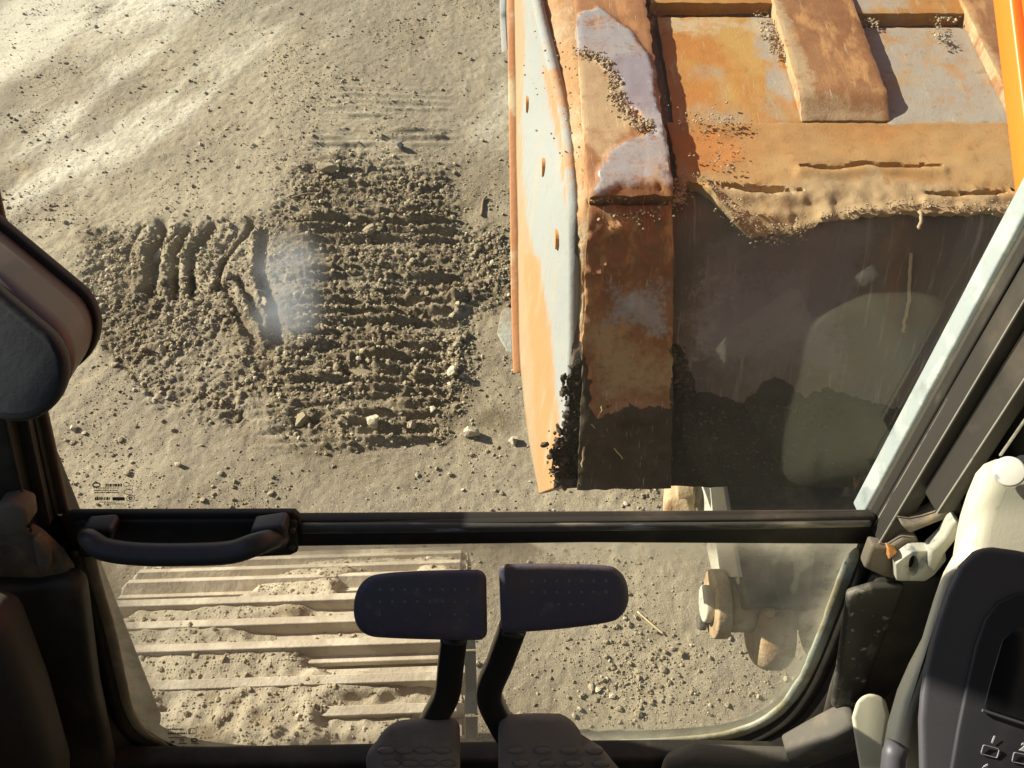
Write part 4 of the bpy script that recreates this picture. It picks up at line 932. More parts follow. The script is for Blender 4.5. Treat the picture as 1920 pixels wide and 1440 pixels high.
# panes: fine sheets that carry their own film of dust and a painted reflection
def pane(name, poly, edge_w, film, strong, extra=None):
    pts = np.array([W(x, y, 0.0)[:] for x, y in poly])
    U = pts[:, 0]; Vv = (pts - np.array(WA[:])) @ np.array(WV[:])
    st = 0.007
    us = np.arange(U.min(), U.max() + st, st); vs = np.arange(Vv.min(), Vv.max() + st, st)
    UU, VV = np.meshgrid(us, vs)
    poly2 = np.stack([U, Vv], -1)
    ins = poly_mask(UU, VV, poly2, 1e-6); d = np.full(UU.shape, 1e9)
    for i in range(len(poly2)):
        (a, b_), (c, e) = poly2[i], poly2[(i + 1) % len(poly2)]; d = np.minimum(d, seg_dist(UU, VV, a, b_, c, e))
    d = np.where(ins > 0.5, d, 0)
    dust = film * (0.6 + 0.8 * fbm(UU * 9, VV * 9, 500, 4)) + strong * np.exp(-(d / edge_w) ** 1.3) * (0.55 + 0.9 * fbm(UU * 20, VV * 20, 510, 4))
    X3 = np.array(WA[:])[None, None] + UU[..., None] * np.array([1.0, 0, 0]) + VV[..., None] * np.array(WV[:])
    px, py, _ = proj(X3[..., 0], X3[..., 1], X3[..., 2])
    if extra is not None: dust = extra(px, py, UU, VV, dust)
    keepv = (ins > 0.5) | (d < 1e-9) & True
    f = grid_faces(len(vs), len(us)); fin = (ins.ravel()[f] > 0.5).any(1)
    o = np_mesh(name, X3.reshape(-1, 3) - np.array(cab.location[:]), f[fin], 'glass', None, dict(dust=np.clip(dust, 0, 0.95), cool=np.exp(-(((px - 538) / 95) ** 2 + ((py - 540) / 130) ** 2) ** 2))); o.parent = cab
    return o
UP_POLY = [(120, 975), (1650, 975), (1960, 350), (2250, -180), (-130, -180), (-30, 220)]
def up_extra(px, py, U, V, d):
    smear = np.exp(-(((px - 540) / 62) ** 2 + ((py - 500) / 62) ** 2) ** 2) * 0.48 + np.exp(-(((px - 535) / 62) ** 2 + ((py - 590) / 48) ** 2) ** 2) * 0.52  # bluish patch painted in place of a reflection on the glass
    s2 = np.exp(-(((px - 505) / 30) ** 2)) * sstep(460, 300, py) * sstep(150, 330, py) * 0.10  # pale vertical streak painted as a reflection
    st = np.exp(-(line_dist(px, py, [(150, 690), (400, 640), (640, 720)]) / 90) ** 2) * 0.0
    hz = 0.05 * sstep(900, 300, px) * sstep(420, 100, py)
    return d + smear * (0.6 + 0.8 * fbm(U * 30, V * 30, 520, 4)) + s2 + st + hz
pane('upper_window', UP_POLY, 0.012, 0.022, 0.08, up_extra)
INNER = [(158, 1020), (170, 1075), (200, 1175), (226, 1285), (242, 1335), (272, 1372), (325, 1402), (395, 1420), (500, 1428), (700, 1424), (900, 1414), (1100, 1404), (1250, 1398), (1350, 1388), (1420, 1366), (1470, 1332), (1505, 1285), (1530, 1235), (1560, 1160), (1590, 1080), (1616, 1010)]
INNER = [(p.x, p.y) for p in catmull([Vector((x, y, 0)) for x, y in INNER], 4)]
def low_extra(px, py, U, V, d):
    right = sstep(1150, 1560, px) * 0.07 * (0.3 + 1.1 * fbm(U * 14, V * 14, 530, 4)) * (1 - 0.7 * np.exp(-(((px - 1370) / 130) ** 2 + ((py - 1050) / 120) ** 2)))
    left = sstep(520, 170, px) * 0.26 * (0.5 + fbm(U * 16, V * 16, 540, 4)) * sstep(1040, 1180, py)
    bot = sstep(1320, 1420, py) * 0.30
    spots = 0.25 * np.exp(-(((px - 1080) / 300) ** 2 + ((py - 1398) / 10) ** 2))
    return d + right + left + bot + spots
pane('lower_window', INNER, 0.026, 0.085, 0.85, low_extra)
# frame round the lower window
def resample(loop, n):
    q = loop + [loop[0]]; L = [0]
    for a, b_ in zip(q[:-1], q[1:]): L.append(L[-1] + (b_ - a).length)
    out = []
    for k in range(n):
        s = L[-1] * k / n; i = max(j for j in range(len(L)) if L[j] <= s + 1e-9); i = min(i, len(q) - 2)
        out.append(q[i].lerp(q[i + 1], (s - L[i]) / max(1e-9, L[i + 1] - L[i])))
    return out
def frame_ring(name, inner, n_in, n_out, grow, mat, depth):
    """lip that follows the rounded window opening"""
    c = [W(x, y, n_in) for x, y in inner]
    cen = W(880, 1180, n_in); rings = []
    for (sc, nn) in ((1.0, n_in - depth), (1.0, n_in), (1.0 + grow * 0.3, n_out), (1.0 + grow, n_out), (1.0 + grow, n_in - depth)):
        rings.append([cen + (p - cen) * sc + WN * (nn - n_in) for p in c])
    m = MB(); n = len(c)
    k = 0
    for r in rings: m.v += [tuple(p) for p in r]
    for i in range(len(rings)):
        i2 = (i + 1) % len(rings)
        for j in range(n - 1):
            m.f.append((i * n + j, i * n + j + 1, i2 * n + j + 1, i2 * n + j))
    o = m.build(name, mat, cab); smooth(o.data); return o
frame_ring('window_seal', INNER, 0.004, 0.016, 0.035, 'cab_black', 0.02)
frame_ring('lower_frame', [((x - 880) * 1.035 + 880, (y - 1180) * 1.035 + 1180) for x, y in INNER], 0.010, 0.030, 0.16, 'cab_black', 0.03)
def bead(name, pts, rad, mat, seed):
    q = catmull([W(x, y, 0.006) for x, y in pts], 8); rr_ = random.Random(seed); rings = []
    for i, p in enumerate(q):
        t = (q[min(i + 1, len(q) - 1)] - q[max(i - 1, 0)]).normalized(); side = t.cross(WN).normalized()
        w = rad * (0.85 + 0.25 * float(vnoise(i * 0.31, seed, 5)) + 0.06 * rr_.random()); h = rad * 0.45
        taper = min(1, (i + 1) / 4, (len(q) - i) / 4)
        rings.append([p + side * w * math.cos(a) * taper + WN * h * math.sin(a) * taper for a in [2 * math.pi * k / 10 for k in range(10)]])
    m = MB(); m.loft(rings); return m.build(name, mat, cab, True)
bead('sealant_bead', [(1606, 1028), (1580, 1096), (1553, 1166), (1524, 1240), (1500, 1284), (1466, 1328), (1418, 1360), (1350, 1381), (1250, 1391), (1130, 1396)], 0.0085, 'sealant', 3)  # added tubes imitate the bright, dusty edge of the glass
bead('sealant_bead', [(1130, 1396), (1000, 1404), (880, 1408), (700, 1416), (520, 1424), (395, 1418), (318, 1404)], 0.0045, 'sealant_dirty', 4)
bead('sealant_bead', [(318, 1404), (268, 1374), (242, 1334), (228, 1284), (203, 1174), (174, 1074), (166, 1036)], 0.0075, 'sealant_dirty', 5)
# cross bar between the two panes
wpart('cross_bar', [(110, 972), (562, 978), (1660, 972), (1650, 1022), (1100, 1019), (560, 1026), (140, 1045)], -0.003, 0.012, 'cab_black', 0.003)
wpart('bar_cap', [(562, 988), (1000, 986), (1400, 983), (1636, 979), (1636, 990), (1400, 995), (1000, 999), (562, 1003)], 0.012, 0.020, 'worn_bar', 0.003)
wpart('bar_seal', [(128, 963), (550, 962), (560, 970), (562, 986), (1000, 979), (1400, 974), (1642, 968), (1642, 977), (1400, 983), (1000, 988), (562, 992), (128, 974)], 0.008, 0.016, 'cab_black', 0.0015)
wpart('handle_plate', [(138, 978), (545, 976), (556, 980), (558, 1036), (545, 1042), (470, 1046), (150, 1046)], 0.012, 0.020, 'cab_grey', 0.002)
# grab handle
hd = bpy.data.objects.new('grab_handle', None); COL.objects.link(hd); hd.parent = cab; hd.location = W(350, 1015, 0.04) - Vector(cab.location)
m = MB(); path = [W(168, 1006, 0.024), W(172, 1014, 0.050), W(196, 1030, 0.058), W(260, 1039, 0.060), W(350, 1040, 0.060), W(430, 1036, 0.059), W(476, 1022, 0.056), W(505, 1012, 0.044), W(522, 1006, 0.024)]
m.tube(catmull(path, 6), 0.0125, 0.0105, n=16, up=tuple(WN)); o = m.build('grip_bar', 'handle_plastic', hd, True)
for pts in ([(152, 994), (205, 990), (212, 1000), (206, 1022), (165, 1030), (150, 1022)], [(470, 994), (528, 986), (536, 994), (534, 1030), (500, 1040), (462, 1034)]):
    o = wpoly(pts, 0.018, 0.040).build('handle_foot', 'handle_plastic', hd); bevel(o, 0.006, 3)
for bx_, by_ in ((549, 1022), (549, 990), (142, 1034), (1655, 1000), (1652, 985)):
    g = W(bx_, by_, 0.018); m = MB(); m.cyl(g, g + WN * 0.005, 0.0038, n=6); bevel(m.build('bolt_head', 'bolt_steel', cab), 0.0006, 1)
# left window post
rail('rubber_strip', (104, 965), (127, 965), (-40, 330), (-14, 330), -0.004, 0.004, 'rubber_tan', 0.7)
rail('seal_channel', (92, 975), (106, 970), (-54, 330), (-38, 330), 0.0, 0.012, 'cab_black', 0.7)
rail('edge_trim', (92, 985), (95, 983), (-50, 330), (-47, 330), 0.022, 0.024, 'rubber_tan', 0.7, 0.0008)  # thin bar added as a painted edge highlight
rail('guide_rail', (57, 1000), (93, 985), (-90, 330), (-50, 330), 0.0, 0.022, 'cab_grey', 0.7)
rail('edge_trim', (57, 1000), (60, 1000), (-94, 330), (-91, 330), 0.040, 0.042, 'cab_grey', 0.7, 0.0008)
rail('guide_rail', (-60, 1000), (57, 1000), (-230, 330), (-94, 330), -0.01, 0.040, 'cab_black', 0.7)
m = MB(); m.prism([WA + Vector((u, 0, 0)) + WV * -0.75 + WN * n_ for u, n_ in ((-0.62, -0.035), (-0.535, -0.035), (-0.535, 0.0), (-0.555, 0.06), (-0.62, 0.06))], WV * 2.1); o = m.build('window_post', 'cab_black', cab); bevel(o, 0.01, 3)
m = MB(); m.prism([WA + Vector((u, 0, 0)) + WV * -0.6 + WN * n_ for u, n_ in ((-0.66, -0.17), (-0.56, -0.17), (-0.56, -0.036), (-0.66, -0.036))], WV * 0.95); o = m.build('outer_guard', 'cab_black', cab); bevel(o, 0.015, 3)  # unseen block added to keep sun off the pedals
m = MB(); m.prism([WA + Vector((u, 0, 0)) + WV * -0.75 + WN * n_ for u, n_ in ((0.455, -0.06), (0.54, -0.06), (0.54, 0.10), (0.455, 0.06))], WV * 2.1); o = m.build('window_post', 'cab_black', cab); bevel(o, 0.01, 3)
# right window post with its rails
rail('galvanised_strip', (1612, 972), (1637, 972), (1871, 490), (1912, 490), -0.030, -0.006, 'galvanised', 0.5, 0.002)
rail('seal_channel', (1637, 976), (1642, 978), (1912, 490), (1924, 500), -0.02, 0.012, 'cab_black', 0.5)
rail('edge_trim', (1639, 986), (1641.5, 986), (1919, 504), (1922, 504), 0.0145, 0.016, 'edge_metal', 0.6, 0.0006)  # thin light bars stand for light caught on rail edges
rail('guide_rail', (1641, 1000), (1668, 1000), (1921, 504), (1948, 504), -0.01, 0.013, 'cab_paint', 0.6)
rail('edge_trim', (1646, 1022), (1648.5, 1022), (1919, 565), (1922, 565), 0.0385, 0.040, 'edge_metal', 0.6, 0.0006)
rail('guide_rail', (1648, 1024), (1690, 1010), (1921, 565), (1956, 565), -0.01, 0.038, 'cab_grey', 0.6)
rail('edge_trim', (1755, 964), (1757.5, 964), (1919, 713), (1922, 713), 0.0735, 0.075, 'edge_metal', 0.6, 0.0006)
rail('guide_rail', (1757, 966), (1790, 960), (1921, 713), (1954, 713), 0.04, 0.073, 'cab_grey', 0.6)
rail('edge_trim', (1873, 856), (1879, 856), (1919, 790), (1925, 790), 0.083, 0.085, 'edge_metal', 0.6, 0.0010)
wpart('rail_backing', [(1640, 1010), (1720, 1010), (2150, 400), (2150, 250), (1990, 330)], -0.03, -0.012, 'cab_black')
wpart('pivot_lug', [(1690, 986), (1712, 986), (1735, 978), (1757, 968), (1790, 940), (1800, 905), (1806, 960), (1790, 972), (1760, 980), (1705, 1002)], 0.03, 0.052, 'bracket_dirty', 0.004)
# brackets
wpart('latch_bracket', [(1620, 1066), (1636, 1024), (1665, 1030), (1692, 1010), (1720, 1008), (1728, 1030), (1700, 1046), (1682, 1060), (1682, 1088), (1655, 1082)], 0.03, 0.046, 'bracket_dirty', 0.003)
def holed_plate(name, outer, hole, n0, n1, mat):
    a = resample([W(x, y, n1) for x, y in outer], 48); hx, hy, rx, ry, rot = hole
    cen = W(hx, hy, n1)
    def ang(p): d = p - cen; return math.atan2(d.dot(WV), d.x)
    a = sorted(a, key=ang); h = []
    for p in a:
        t = ang(p); q = W(hx + rx * math.cos(t), hy - ry * math.sin(t), n1); h.append(q)
    m = MB(); e = WN * (n0 - n1); n = 48
    m.v = [tuple(p) for p in a] + [tuple(p) for p in h] + [tuple(p + e) for p in h] + [tuple(p + e) for p in a]
    for i in range(4):
        for j in range(n): m.f.append((i * n + j, i * n + (j + 1) % n, ((i + 1) % 4) * n + (j + 1) % n, ((i + 1) % 4) * n + j))
    o = m.build(name, mat, cab); bevel(o, 0.002, 2, 40); return o
holed_plate('latch_plate', [(1680, 1058), (1697, 1046), (1708, 1035), (1745, 1032), (1762, 1018), (1778, 985), (1790, 978), (1792, 1010), (1768, 1045), (1752, 1075), (1735, 1090), (1681, 1089)], (1712, 1060), 0, 0, 0) if False else None
holed_plate('latch_plate', [(1680, 1058), (1697, 1044), (1712, 1034), (1745, 1033), (1770, 1020), (1775, 1050), (1752, 1078), (1735, 1090), (1681, 1089)], (1713, 1061, 9, 19, 0), 0.048, 0.060, 'bracket_bare')  # paler plate cut to the sunlit portion of the bracket
wpart('latch_arm', [(1745, 1034), (1770, 1010), (1786, 982), (1800, 975), (1800, 1005), (1772, 1040), (1752, 1078), (1740, 1062)], 0.050, 0.066, 'bracket_bare', 0.003)
wpart('rust_stub', [(1665, 1028), (1673, 1032), (1684, 1036), (1674, 1044), (1667, 1052), (1668, 1040)], 0.046, 0.056, 'rust_orange', 0.002)
g = W(1684, 1040, 0.046); m = MB(); m.cyl(g, g + WN * 0.010, 0.006, n=6); bevel(m.build('bolt_head', 'bracket_dirty', cab), 0.002, 2)
wpart('latch_bracket', [(-20, 1010), (40, 990), (70, 1008), (110, 1045), (132, 1078), (128, 1092), (60, 1106), (20, 1120), (-20, 1124)], 0.03, 0.044, 'bracket_dirty', 0.003)
wpart('latch_arm', [(58, 1010), (70, 1015), (90, 1045), (92, 1070), (78, 1080), (68, 1060)], 0.044, 0.056, 'bracket_dirty', 0.003)
wpart('latch_arm', [(-10, 950), (20, 945), (48, 955), (52, 985), (30, 1008), (-10, 1010)], 0.036, 0.06, 'bracket_dirty', 0.004)
g = W(126, 1052, 0.02); m = MB(); m.cyl(g, g + WN * 0.014, 0.006, n=6); m.build('bolt_head', 'cab_grey', cab)
# lower corners of the cab: side panels and floor
wpart('corner_panel', [(-120, 1100), (60, 1106), (128, 1092), (150, 1110), (175, 1300), (205, 1440), (215, 1560), (-120, 1560)], 0.034, 0.060, 'cab_grey', 0.008, 3)
wpart('side_panel', [(-160, 1150), (0, 1180), (60, 1330), (105, 1480), (105, 1600), (-160, 1600)], 0.08, 0.13, 'side_brown', 0.015, 3)
wpart('corner_panel', [(1640, 1090), (1790, 1090), (1760, 1200), (1650, 1330), (1560, 1420), (1530, 1420), (1560, 1300), (1600, 1180)], 0.032, 0.048, 'cab_grey', 0.008, 3)
wpart('trim_strip', [(1590, 1115), (1640, 1100), (1700, 1100), (1660, 1200), (1610, 1330), (1560, 1330)], 0.046, 0.056, 'scuffed', 0.006, 3)
wpart('floor_lip', [(100, 1436), (400, 1437), (900, 1428), (1260, 1424), (1500, 1428), (1660, 1440), (1660, 1600), (100, 1600)], 0.02, 0.05, 'cab_black', 0.006, 3)
m = MB(); m.box((-0.06, -0.40, 1.10), 1.16, 1.40, 0.05); bevel(m.build('floor_plate', 'cab_black', cab), 0.004)
m = MB(); m.box((-0.06, -0.20, 3.02), 1.20, 1.95, 0.06); bevel(m.build('roof_panel', 'cab_black', cab), 0.004)
m = MB(); m.box((-0.06, -1.12, 2.05), 1.16, 0.05, 1.9); bevel(m.build('rear_wall', 'cab_grey', cab), 0.004)
m = MB(); m.prism([(0.50, -1.1, 1.1), (0.50, 0.28, 1.1), (0.50, 0.50, 1.8), (0.50, 0.78, 2.99), (0.50, -1.1, 2.99)], (0.035, 0, 0)); bevel(m.build('cab_side', 'cab_grey', cab), 0.004)
m = MB(); m.prism([(-0.66, -1.1, 1.1), (-0.66, 0.28, 1.1), (-0.66, 0.40, 1.78), (-0.66, -1.1, 1.72)], (0.04, 0, 0)); bevel(m.build('door_panel', 'cab_grey', cab), 0.004)
# hoods, ducts beside the pedals at the lower right
wpart('heater_duct', [(1476, 1428), (1530, 1398), (1598, 1363), (1612, 1364), (1622, 1398), (1600, 1412), (1545, 1432), (1500, 1446)], 0.05, 0.085, 'duct_grey', 0.005, 3)
wpart('duct_side', [(1500, 1444), (1545, 1431), (1600, 1411), (1624, 1398), (1620, 1560), (1470, 1560)], 0.04, 0.078, 'side_brown', 0.006, 3)  # darker brown paints the shadow below the duct top
wpart('floor_cover', [(1250, 1440), (1310, 1420), (1345, 1424), (1500, 1428), (1530, 1450), (1560, 1580), (1200, 1580)], 0.05, 0.075, 'duct_grey', 0.012, 3)
# etched glass marks
def mark_line(m, x0, x1, y, h, n=0.0025):
    m.prism([W(x0, y, n), W(x1, y, n), W(x1, y + h, n), W(x0, y + h, n)], WN * 0.0004)
def mark_ring(m, cx, cy, rx, ry, w, n=0.0025):
    k = 20; a = [(math.cos(2 * math.pi * i / k), math.sin(2 * math.pi * i / k)) for i in range(k)]
    for i in range(k):
        (c0, s0_), (c1, s1_) = a[i], a[(i + 1) % k]
        m.prism([W(cx + rx * c0, cy + ry * s0_, n), W(cx + rx * c1, cy + ry * s1_, n), W(cx + (rx - w) * c1, cy + (ry - w) * s1_, n), W(cx + (rx - w) * c0, cy + (ry - w) * s0_, n)], WN * 0.0004)
rm = random.Random(3)
def dashes(m, x0, x1, y, h):
    x = x0
    while x < x1:
        w = rm.uniform(1.6, 4.2); mark_line(m, x, min(x + w, x1), y, h); x += w + rm.uniform(0.7, 1.6)
m = MB(); dashes(m, 198, 229, 907, 5); dashes(m, 175, 224, 914, 1.5); dashes(m, 176, 222, 918.5, 1.5); dashes(m, 177, 224, 922.5, 1.5); dashes(m, 178, 206, 932, 5.5); mark_line(m, 211, 234, 932, 6); dashes(m, 186, 216, 940.5, 1.4); dashes(m, 195, 232, 944, 1.2)
mark_ring(m, 181, 909, 8, 5, 2.2); mark_ring(m, 237, 908, 6, 4, 0.8); mark_ring(m, 241, 922, 8, 5.5, 0.8); mark_ring(m, 245, 934, 8, 6, 0.9); mark_ring(m, 245, 934, 4, 3, 1.8)
m.build('etched_mark', 'etch', cab)
m = MB(); dashes(m, 315, 346, 1366, 2.6); dashes(m, 315, 350, 1373.5, 3); dashes(m, 316, 351, 1382, 1.7); mark_ring(m, 360.5, 1370.5, 8, 6, 0.9); mark_ring(m, 341, 1387.5, 4.2, 3, 1.5); mark_ring(m, 364.5, 1387.5, 6.5, 4, 2.2)
mark_line(m, 320, 327, 1389.5, 3); dashes(m, 336, 351, 1392.5, 2.2); mark_line(m, 359, 372, 1393, 1.3); mark_line(m, 343, 345, 1398, 2)
m.build('etched_mark', 'etch', cab)

# ================================================================== ROUNDED HOUSING AT THE LEFT
def stadium(cx, cy, r, d, L=520, ang=(-0.77, -0.64), n=20):
    ax_, ay = ang; l = math.hypot(ax_, ay); ax_ /= l; ay /= l; nx, ny = -ay, ax_
    pts = []
    for k in range(n + 1):
        a = math.pi * k / n; c, s = math.cos(a), math.sin(a)
        pts.append((cx + r * (nx * c - ax_ * s), cy + r * (ny * c - ay * s)))
    pts += [(cx - nx * r + ax_ * L, cy - ny * r + ay * L), (cx + nx * r + ax_ * L, cy + ny * r + ay * L)]
    return [P(x, y, d) for x, y in pts]
house = empty('wiper_housing', P(60, 640, 0.56), 'dark rounded plastic housing with black rim at the left window post', 'housing')
m = MB(); m.loft([stadium(95, 605, 93, 0.600), stadium(97, 604, 95, 0.594), stadium(90, 612, 94, 0.586)]); o = m.build('rim', 'cab_black', house); bevel(o, 0.002, 2)
m = MB(); m.loft([stadium(88, 614, 88, 0.590), stadium(72, 636, 90, 0.562), stadium(52, 664, 92, 0.536), stadium(36, 688, 96, 0.514)]); o = m.build('shell', 'housing_side', house); smooth(o.data)
m = MB(); m.loft([stadium(36, 688, 98, 0.515), stadium(33, 692, 98, 0.509), stadium(31, 694, 95, 0.504), stadium(30, 696, 84, 0.501)]); o = m.build('face_cover', 'housing_face', house); bevel(o, 0.002, 2)
w_ = MB(); w_.box(P(-120, 600, 0.62), 0.06, 0.10, 0.05); w_.build('mount', 'cab_black', house)

# ================================================================== PEDALS
def dplane(d0, ref, tilt):
    """depth as a function of py: plane tilted about the horizontal image line ref"""
    return lambda px, py: d0 + (py - ref) / F * d0 * tilt
def pad_part(name, pts, dfun, thick, mat, parent, bev, seg=4):
    m = MB(); base = [P(x, y, dfun(x, y)) for x, y in pts]; c = sum(base, Vector()) / len(base)
    ext = (c - Vector((0, 0, EYE))).normalized() * thick
    m.prism(base, ext); o = m.build(name, mat, parent); bevel(o, bev, seg, 40); return o
def pedal(label, pad, studs, stem, foot, dtop, dbase):
    c = P(sum(p[0] for p in pad) / len(pad), sum(p[1] for p in pad) / len(pad), dtop)
    r = empty('travel_pedal', c, label, 'pedal', 'travel pedals')
    df = dplane(dtop, 1130, 0.35)
    pad_part('pedal_pad', pad, df, 0.030, 'pedal_rubber', r, 0.011, 5)
    m = MB()
    for x, y in studs:
        g = P(x, y, df(x, y) + 0.0006); m.add([g + Vector((math.cos(a) * 0.0022, math.sin(a) * 0.0022 * SP, math.sin(a) * 0.0022 * CP)) for a in [k * math.pi / 4 for k in range(8)]] + [g - (ray(x, y)).normalized() * 0.0016], [(k, (k + 1) % 8, 8) for k in range(8)])
    o = m.build('grip_studs', 'pedal_stud', r, True); o['kind'] = 'stuff'
    m = MB(); q = catmull([P(x, y, d) for x, y, d in stem], 6); m.tube(q, 0.0145, 0.011, n=16, up=(0, -1, 0.3), sq=0.55); o = m.build('lever', 'stem_black', r); smooth(o.data)
    pad_part('foot_plate', foot, dplane(dbase, 1390, -0.25), 0.055, 'pedal_dusty', r, 0.012, 4)
    xs = [p[0] for p in foot]; x0, x1 = max(min(xs), 690) + 34, min(max(xs), 1150) - 34; m = MB(); ff = dplane(dbase, 1390, -0.25)
    for k, px in enumerate(np.linspace(x0, x1, 4)):
        for py in (1408, 1432):
            pxx = px + (10 if py > 1420 else 0)
            ring = [P(pxx + 17 * math.cos(a), py + 7.5 * math.sin(a), ff(pxx, py) - 0.0002) for a in [2 * math.pi * i / 18 for i in range(18)]]
            rin = [P(pxx + 13 * math.cos(a), py + 5 * math.sin(a), ff(pxx, py) - 0.0028) for a in [2 * math.pi * i / 18 for i in range(18)]]
            m.loft([ring, rin])
    o = m.build('tread_pads', 'tread_worn', r, True); o['kind'] = 'stuff'
    return r
LP = [(914, 1067), (800, 1069), (722, 1074), (690, 1082), (670, 1104), (662, 1138), (668, 1172), (690, 1192), (730, 1197), (820, 1200), (916, 1201)]
RP = [(933, 1057), (1020, 1056), (1130, 1059), (1160, 1069), (1176, 1093), (1179, 1128), (1166, 1154), (1138, 1168), (1040, 1181), (938, 1188)]
lst = [(712 + 23.5 * i, y + 0.0 * i) for y in (1104, 1127) for i in range(8)] + [(712 + 23.5 * i, 1151) for i in (0, 4, 6, 7)]
rst = [(998 + 23 * i, y) for y in (1088, 1109) for i in range(7)] + [(1047 + 23 * i, 1132) for i in range(3)]
def rounded(pts, fixed):
    q = catmull([Vector((x, y, 0)) for x, y in pts], 4); return [(p.x, p.y) for p in q]
LP, RP = rounded(LP, 2), rounded(RP, 2)
p1 = pedal('dark rubber travel pedal nearer the grab handle with rounded outer end', LP, lst, [(852, 1190, 0.90), (846, 1240, 0.925), (838, 1300, 0.95), (812, 1350, 0.98), (790, 1390, 1.02)], [(864, 1343), (800, 1345), (752, 1349), (722, 1360), (708, 1386), (682, 1412), (690, 1460), (700, 1600), (864, 1600)], 0.865, 0.95)
p2 = pedal('dark rubber travel pedal nearer the beige console with reddish rounded outer end', RP, rst, [(962, 1175, 0.90), (938, 1240, 0.925), (917, 1298, 0.95), (936, 1350, 0.98), (965, 1400, 1.02)], [(933, 1340), (1000, 1336), (1050, 1337), (1080, 1352), (1090, 1376), (1128, 1400), (1165, 1445), (1180, 1600), (933, 1600)], 0.862, 0.95)

# ================================================================== CONSOLE AT THE RIGHT
con = empty('side_console', P(1800, 1250, 0.75), 'beige moulded console with dark monitor panel at the lower right', 'console')
def blob(name, pts, d0, d1, mat, parent, bev, seg=6, tilt=0.0, ref=1200):
    """moulded body: outline in a plane facing the operator at depth d0, reaching back to d1"""
    m = MB(); base = [P(x, y, d0 + (y - ref) / F * d0 * tilt) for x, y in pts]
    cc_ = sum(base, Vector()) / len(base); m.prism(base, (cc_ - Vector((0, 0, EYE))).normalized() * (d1 - d0)); o = m.build(name, mat, parent); bevel(o, bev, seg, 25); return o
blob('console_body', [(2050, 846), (1960, 846), (1905, 850), (1868, 853), (1846, 862), (1830, 880), (1814, 918), (1800, 962), (1792, 1000), (1786, 1040), (1768, 1072), (1752, 1115), (1738, 1160), (1726, 1200), (1700, 1250), (1678, 1300), (1660, 1362), (1646, 1440), (1640, 1560), (2050, 1560)], 0.66, 0.86, 'beige', con, 0.030, 8, -0.10)
blob('console_edge', [(1768, 1075), (1800, 1060), (1790, 1120), (1765, 1180), (1740, 1260), (1716, 1340), (1700, 1440), (1690, 1560), (1655, 1560), (1664, 1420), (1690, 1310), (1722, 1230), (1745, 1150)], 0.635, 0.70, 'beige', con, 0.008, 4)
blob('column_cover', [(1640, 1300), (1660, 1310), (1668, 1340), (1660, 1400), (1650, 1580), (1600, 1580), (1612, 1440), (1602, 1380), (1597, 1345), (1606, 1314), (1622, 1301)], 0.90, 0.98, 'beige', con, 0.012, 5)
g = P(1892, 884, 0.655); nd = (Vector((0, 0, EYE)) - g).normalized()
m = MB(); m.cyl(g - nd * 0.01, g + nd * 0.0045, 0.0115, n=28); bevel(m.build('screw_cap', 'cap_grey', con), 0.0015, 2)
g = P(1918, 868, 0.655); m = MB(); m.cyl(g - nd * 0.01, g + nd * 0.003, 0.006, n=20); m.build('screw_cap', 'panel_dark', con)
# dark monitor
mon = [(2050, 1050), (1960, 1042), (1905, 1030), (1862, 1024), (1842, 1023), (1822, 1034), (1796, 1060), (1773, 1108), (1755, 1160), (1742, 1205), (1733, 1245), (1724, 1300), (1720, 1350), (1722, 1440), (1722, 1560), (2050, 1560)]
blob('monitor_shell', mon, 0.585, 0.68, 'console_dark', con, 0.016, 6, -0.12)
panel = [(2050, 1118), (1960, 1108), (1908, 1112), (1872, 1128), (1848, 1160), (1830, 1210), (1812, 1290), (1796, 1370), (1784, 1440), (1776, 1560), (2050, 1560)]
def md(x, y): return 0.5825 + (y - 1200) / F * 0.585 * -0.12
m = MB(); m.prism([P(x, y, md(x, y)) for x, y in panel], Vector((0, 0.35, -0.94)) * 0.01); o = m.build('monitor_panel', 'panel_dark', con); bevel(o, 0.002, 2)
scr = [(2050, 1180), (1960, 1168), (1900, 1180), (1880, 1200), (1862, 1260), (1846, 1322), (1850, 1330), (1930, 1356), (2050, 1392)]
m = MB(); m.prism([P(x, y, md(x, y) - 0.0008) for x, y in scr], Vector((0, 0.35, -0.94)) * 0.006); o = m.build('screen', 'screen_dark', con); bevel(o, 0.001, 2)
for (a, b_) in (((1858, 1262), 0), ):
    m = MB(); q = [P(x, y, md(x, y) - 0.0016) for x, y in ((1842, 1332), (1880, 1345), (1930, 1361), (2040, 1396))]; m.tube(q, 0.0011, n=6); m.build('screen_rim', 'console_dark', con)
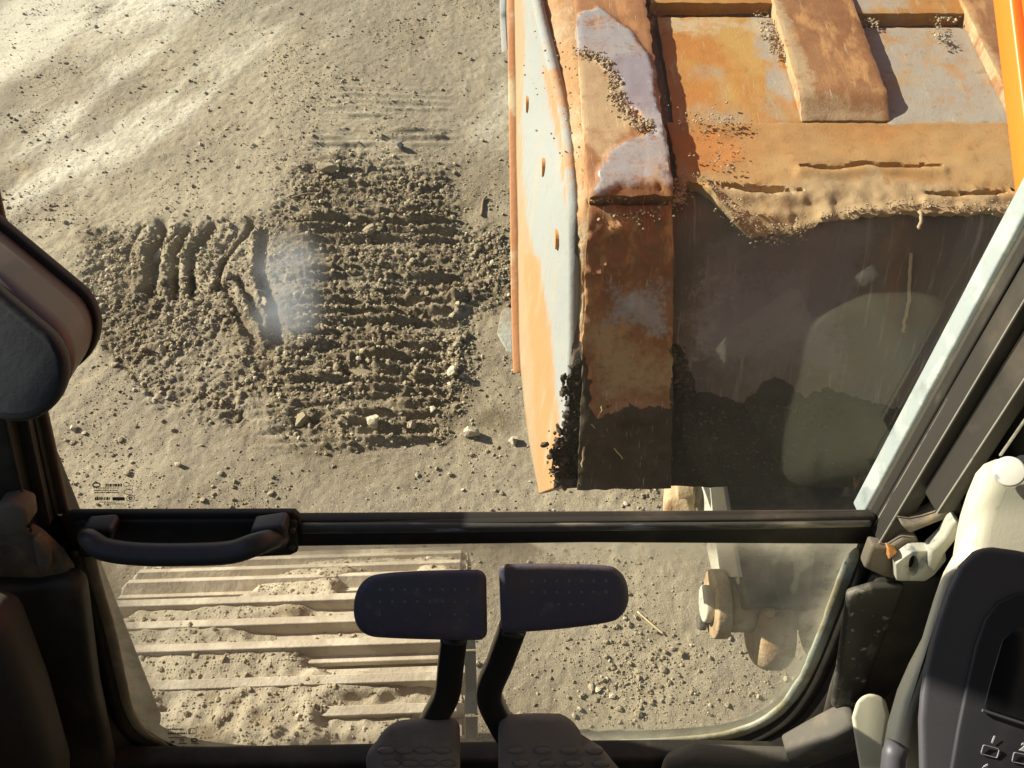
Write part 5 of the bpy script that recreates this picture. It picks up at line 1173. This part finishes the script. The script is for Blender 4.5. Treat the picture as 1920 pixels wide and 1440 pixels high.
def key(cx, cy, w, h, rot):
    c, s = math.cos(rot), math.sin(rot); q = []
    loop = []
    for sx_, sy_ in ((-1, -1), (1, -1), (1, 1), (-1, 1)):
        for k in range(4):
            a0 = math.atan2(sy_, sx_) - math.pi / 4 + (k / 3) * math.pi / 2
            loop.append((sx_ * (w / 2 - 3) + 3 * math.cos(a0), sy_ * (h / 2 - 3) + 3 * math.sin(a0)))
    pts = [P(cx + x * c - y * s, cy + x * s + y * c, md(cx, cy) - 0.0010) for x, y in loop]
    m = MB(); m.tube(pts + pts[:1], 0.00036, n=6); m.build('key_outline', 'print_grey', con)
key(1856.5, 1409, 31, 17.5, 0.27); key(1916, 1423, 34, 18, 0.22); key(1840, 1474, 31, 17.5, 0.27); key(1902, 1490, 34, 18, 0.24)
def numeral(ch, px, py, hpx, rot):
    cu = bpy.data.curves.new('numeral', 'FONT'); cu.body = ch; cu.size = hpx / F * 0.58 / 0.69; cu.align_x = 'CENTER'; cu.align_y = 'CENTER'; cu.shear = 0.18; cu.offset = 0.00022; cu.extrude = 0.0001
    tmp = bpy.data.objects.new('numeral_outline', cu); COL.objects.link(tmp); bpy.context.view_layer.update()
    me = bpy.data.meshes.new_from_object(tmp.evaluated_get(bpy.context.evaluated_depsgraph_get()))
    bpy.data.objects.remove(tmp); me.materials.clear(); o = bpy.data.objects.new('numeral', me); COL.objects.link(o); me.materials.append(M['print_white'])
    o.parent = con; o.location = P(px, py, md(px, py) - 0.0012) - Vector(con.location)
    o.rotation_euler = (cam.matrix_world.to_3x3() if False else (Matrix.Rotation(math.pi / 2 - PITCH, 3, 'X') @ Matrix.Rotation(-rot, 3, 'Z'))).to_euler()
numeral('1', 1861, 1387, 13, 0.2); numeral('2', 1917, 1401, 14, 0.2); numeral('6', 1846, 1440, 14, 0.2)
m = MB(); m.tube([P(x, y, 0.60) for x, y in ((1684, 1396), (1676, 1415), (1673, 1450), (1672, 1560))], 0.008, n=14); m.build('edge_roll', 'console_dark', con, True)
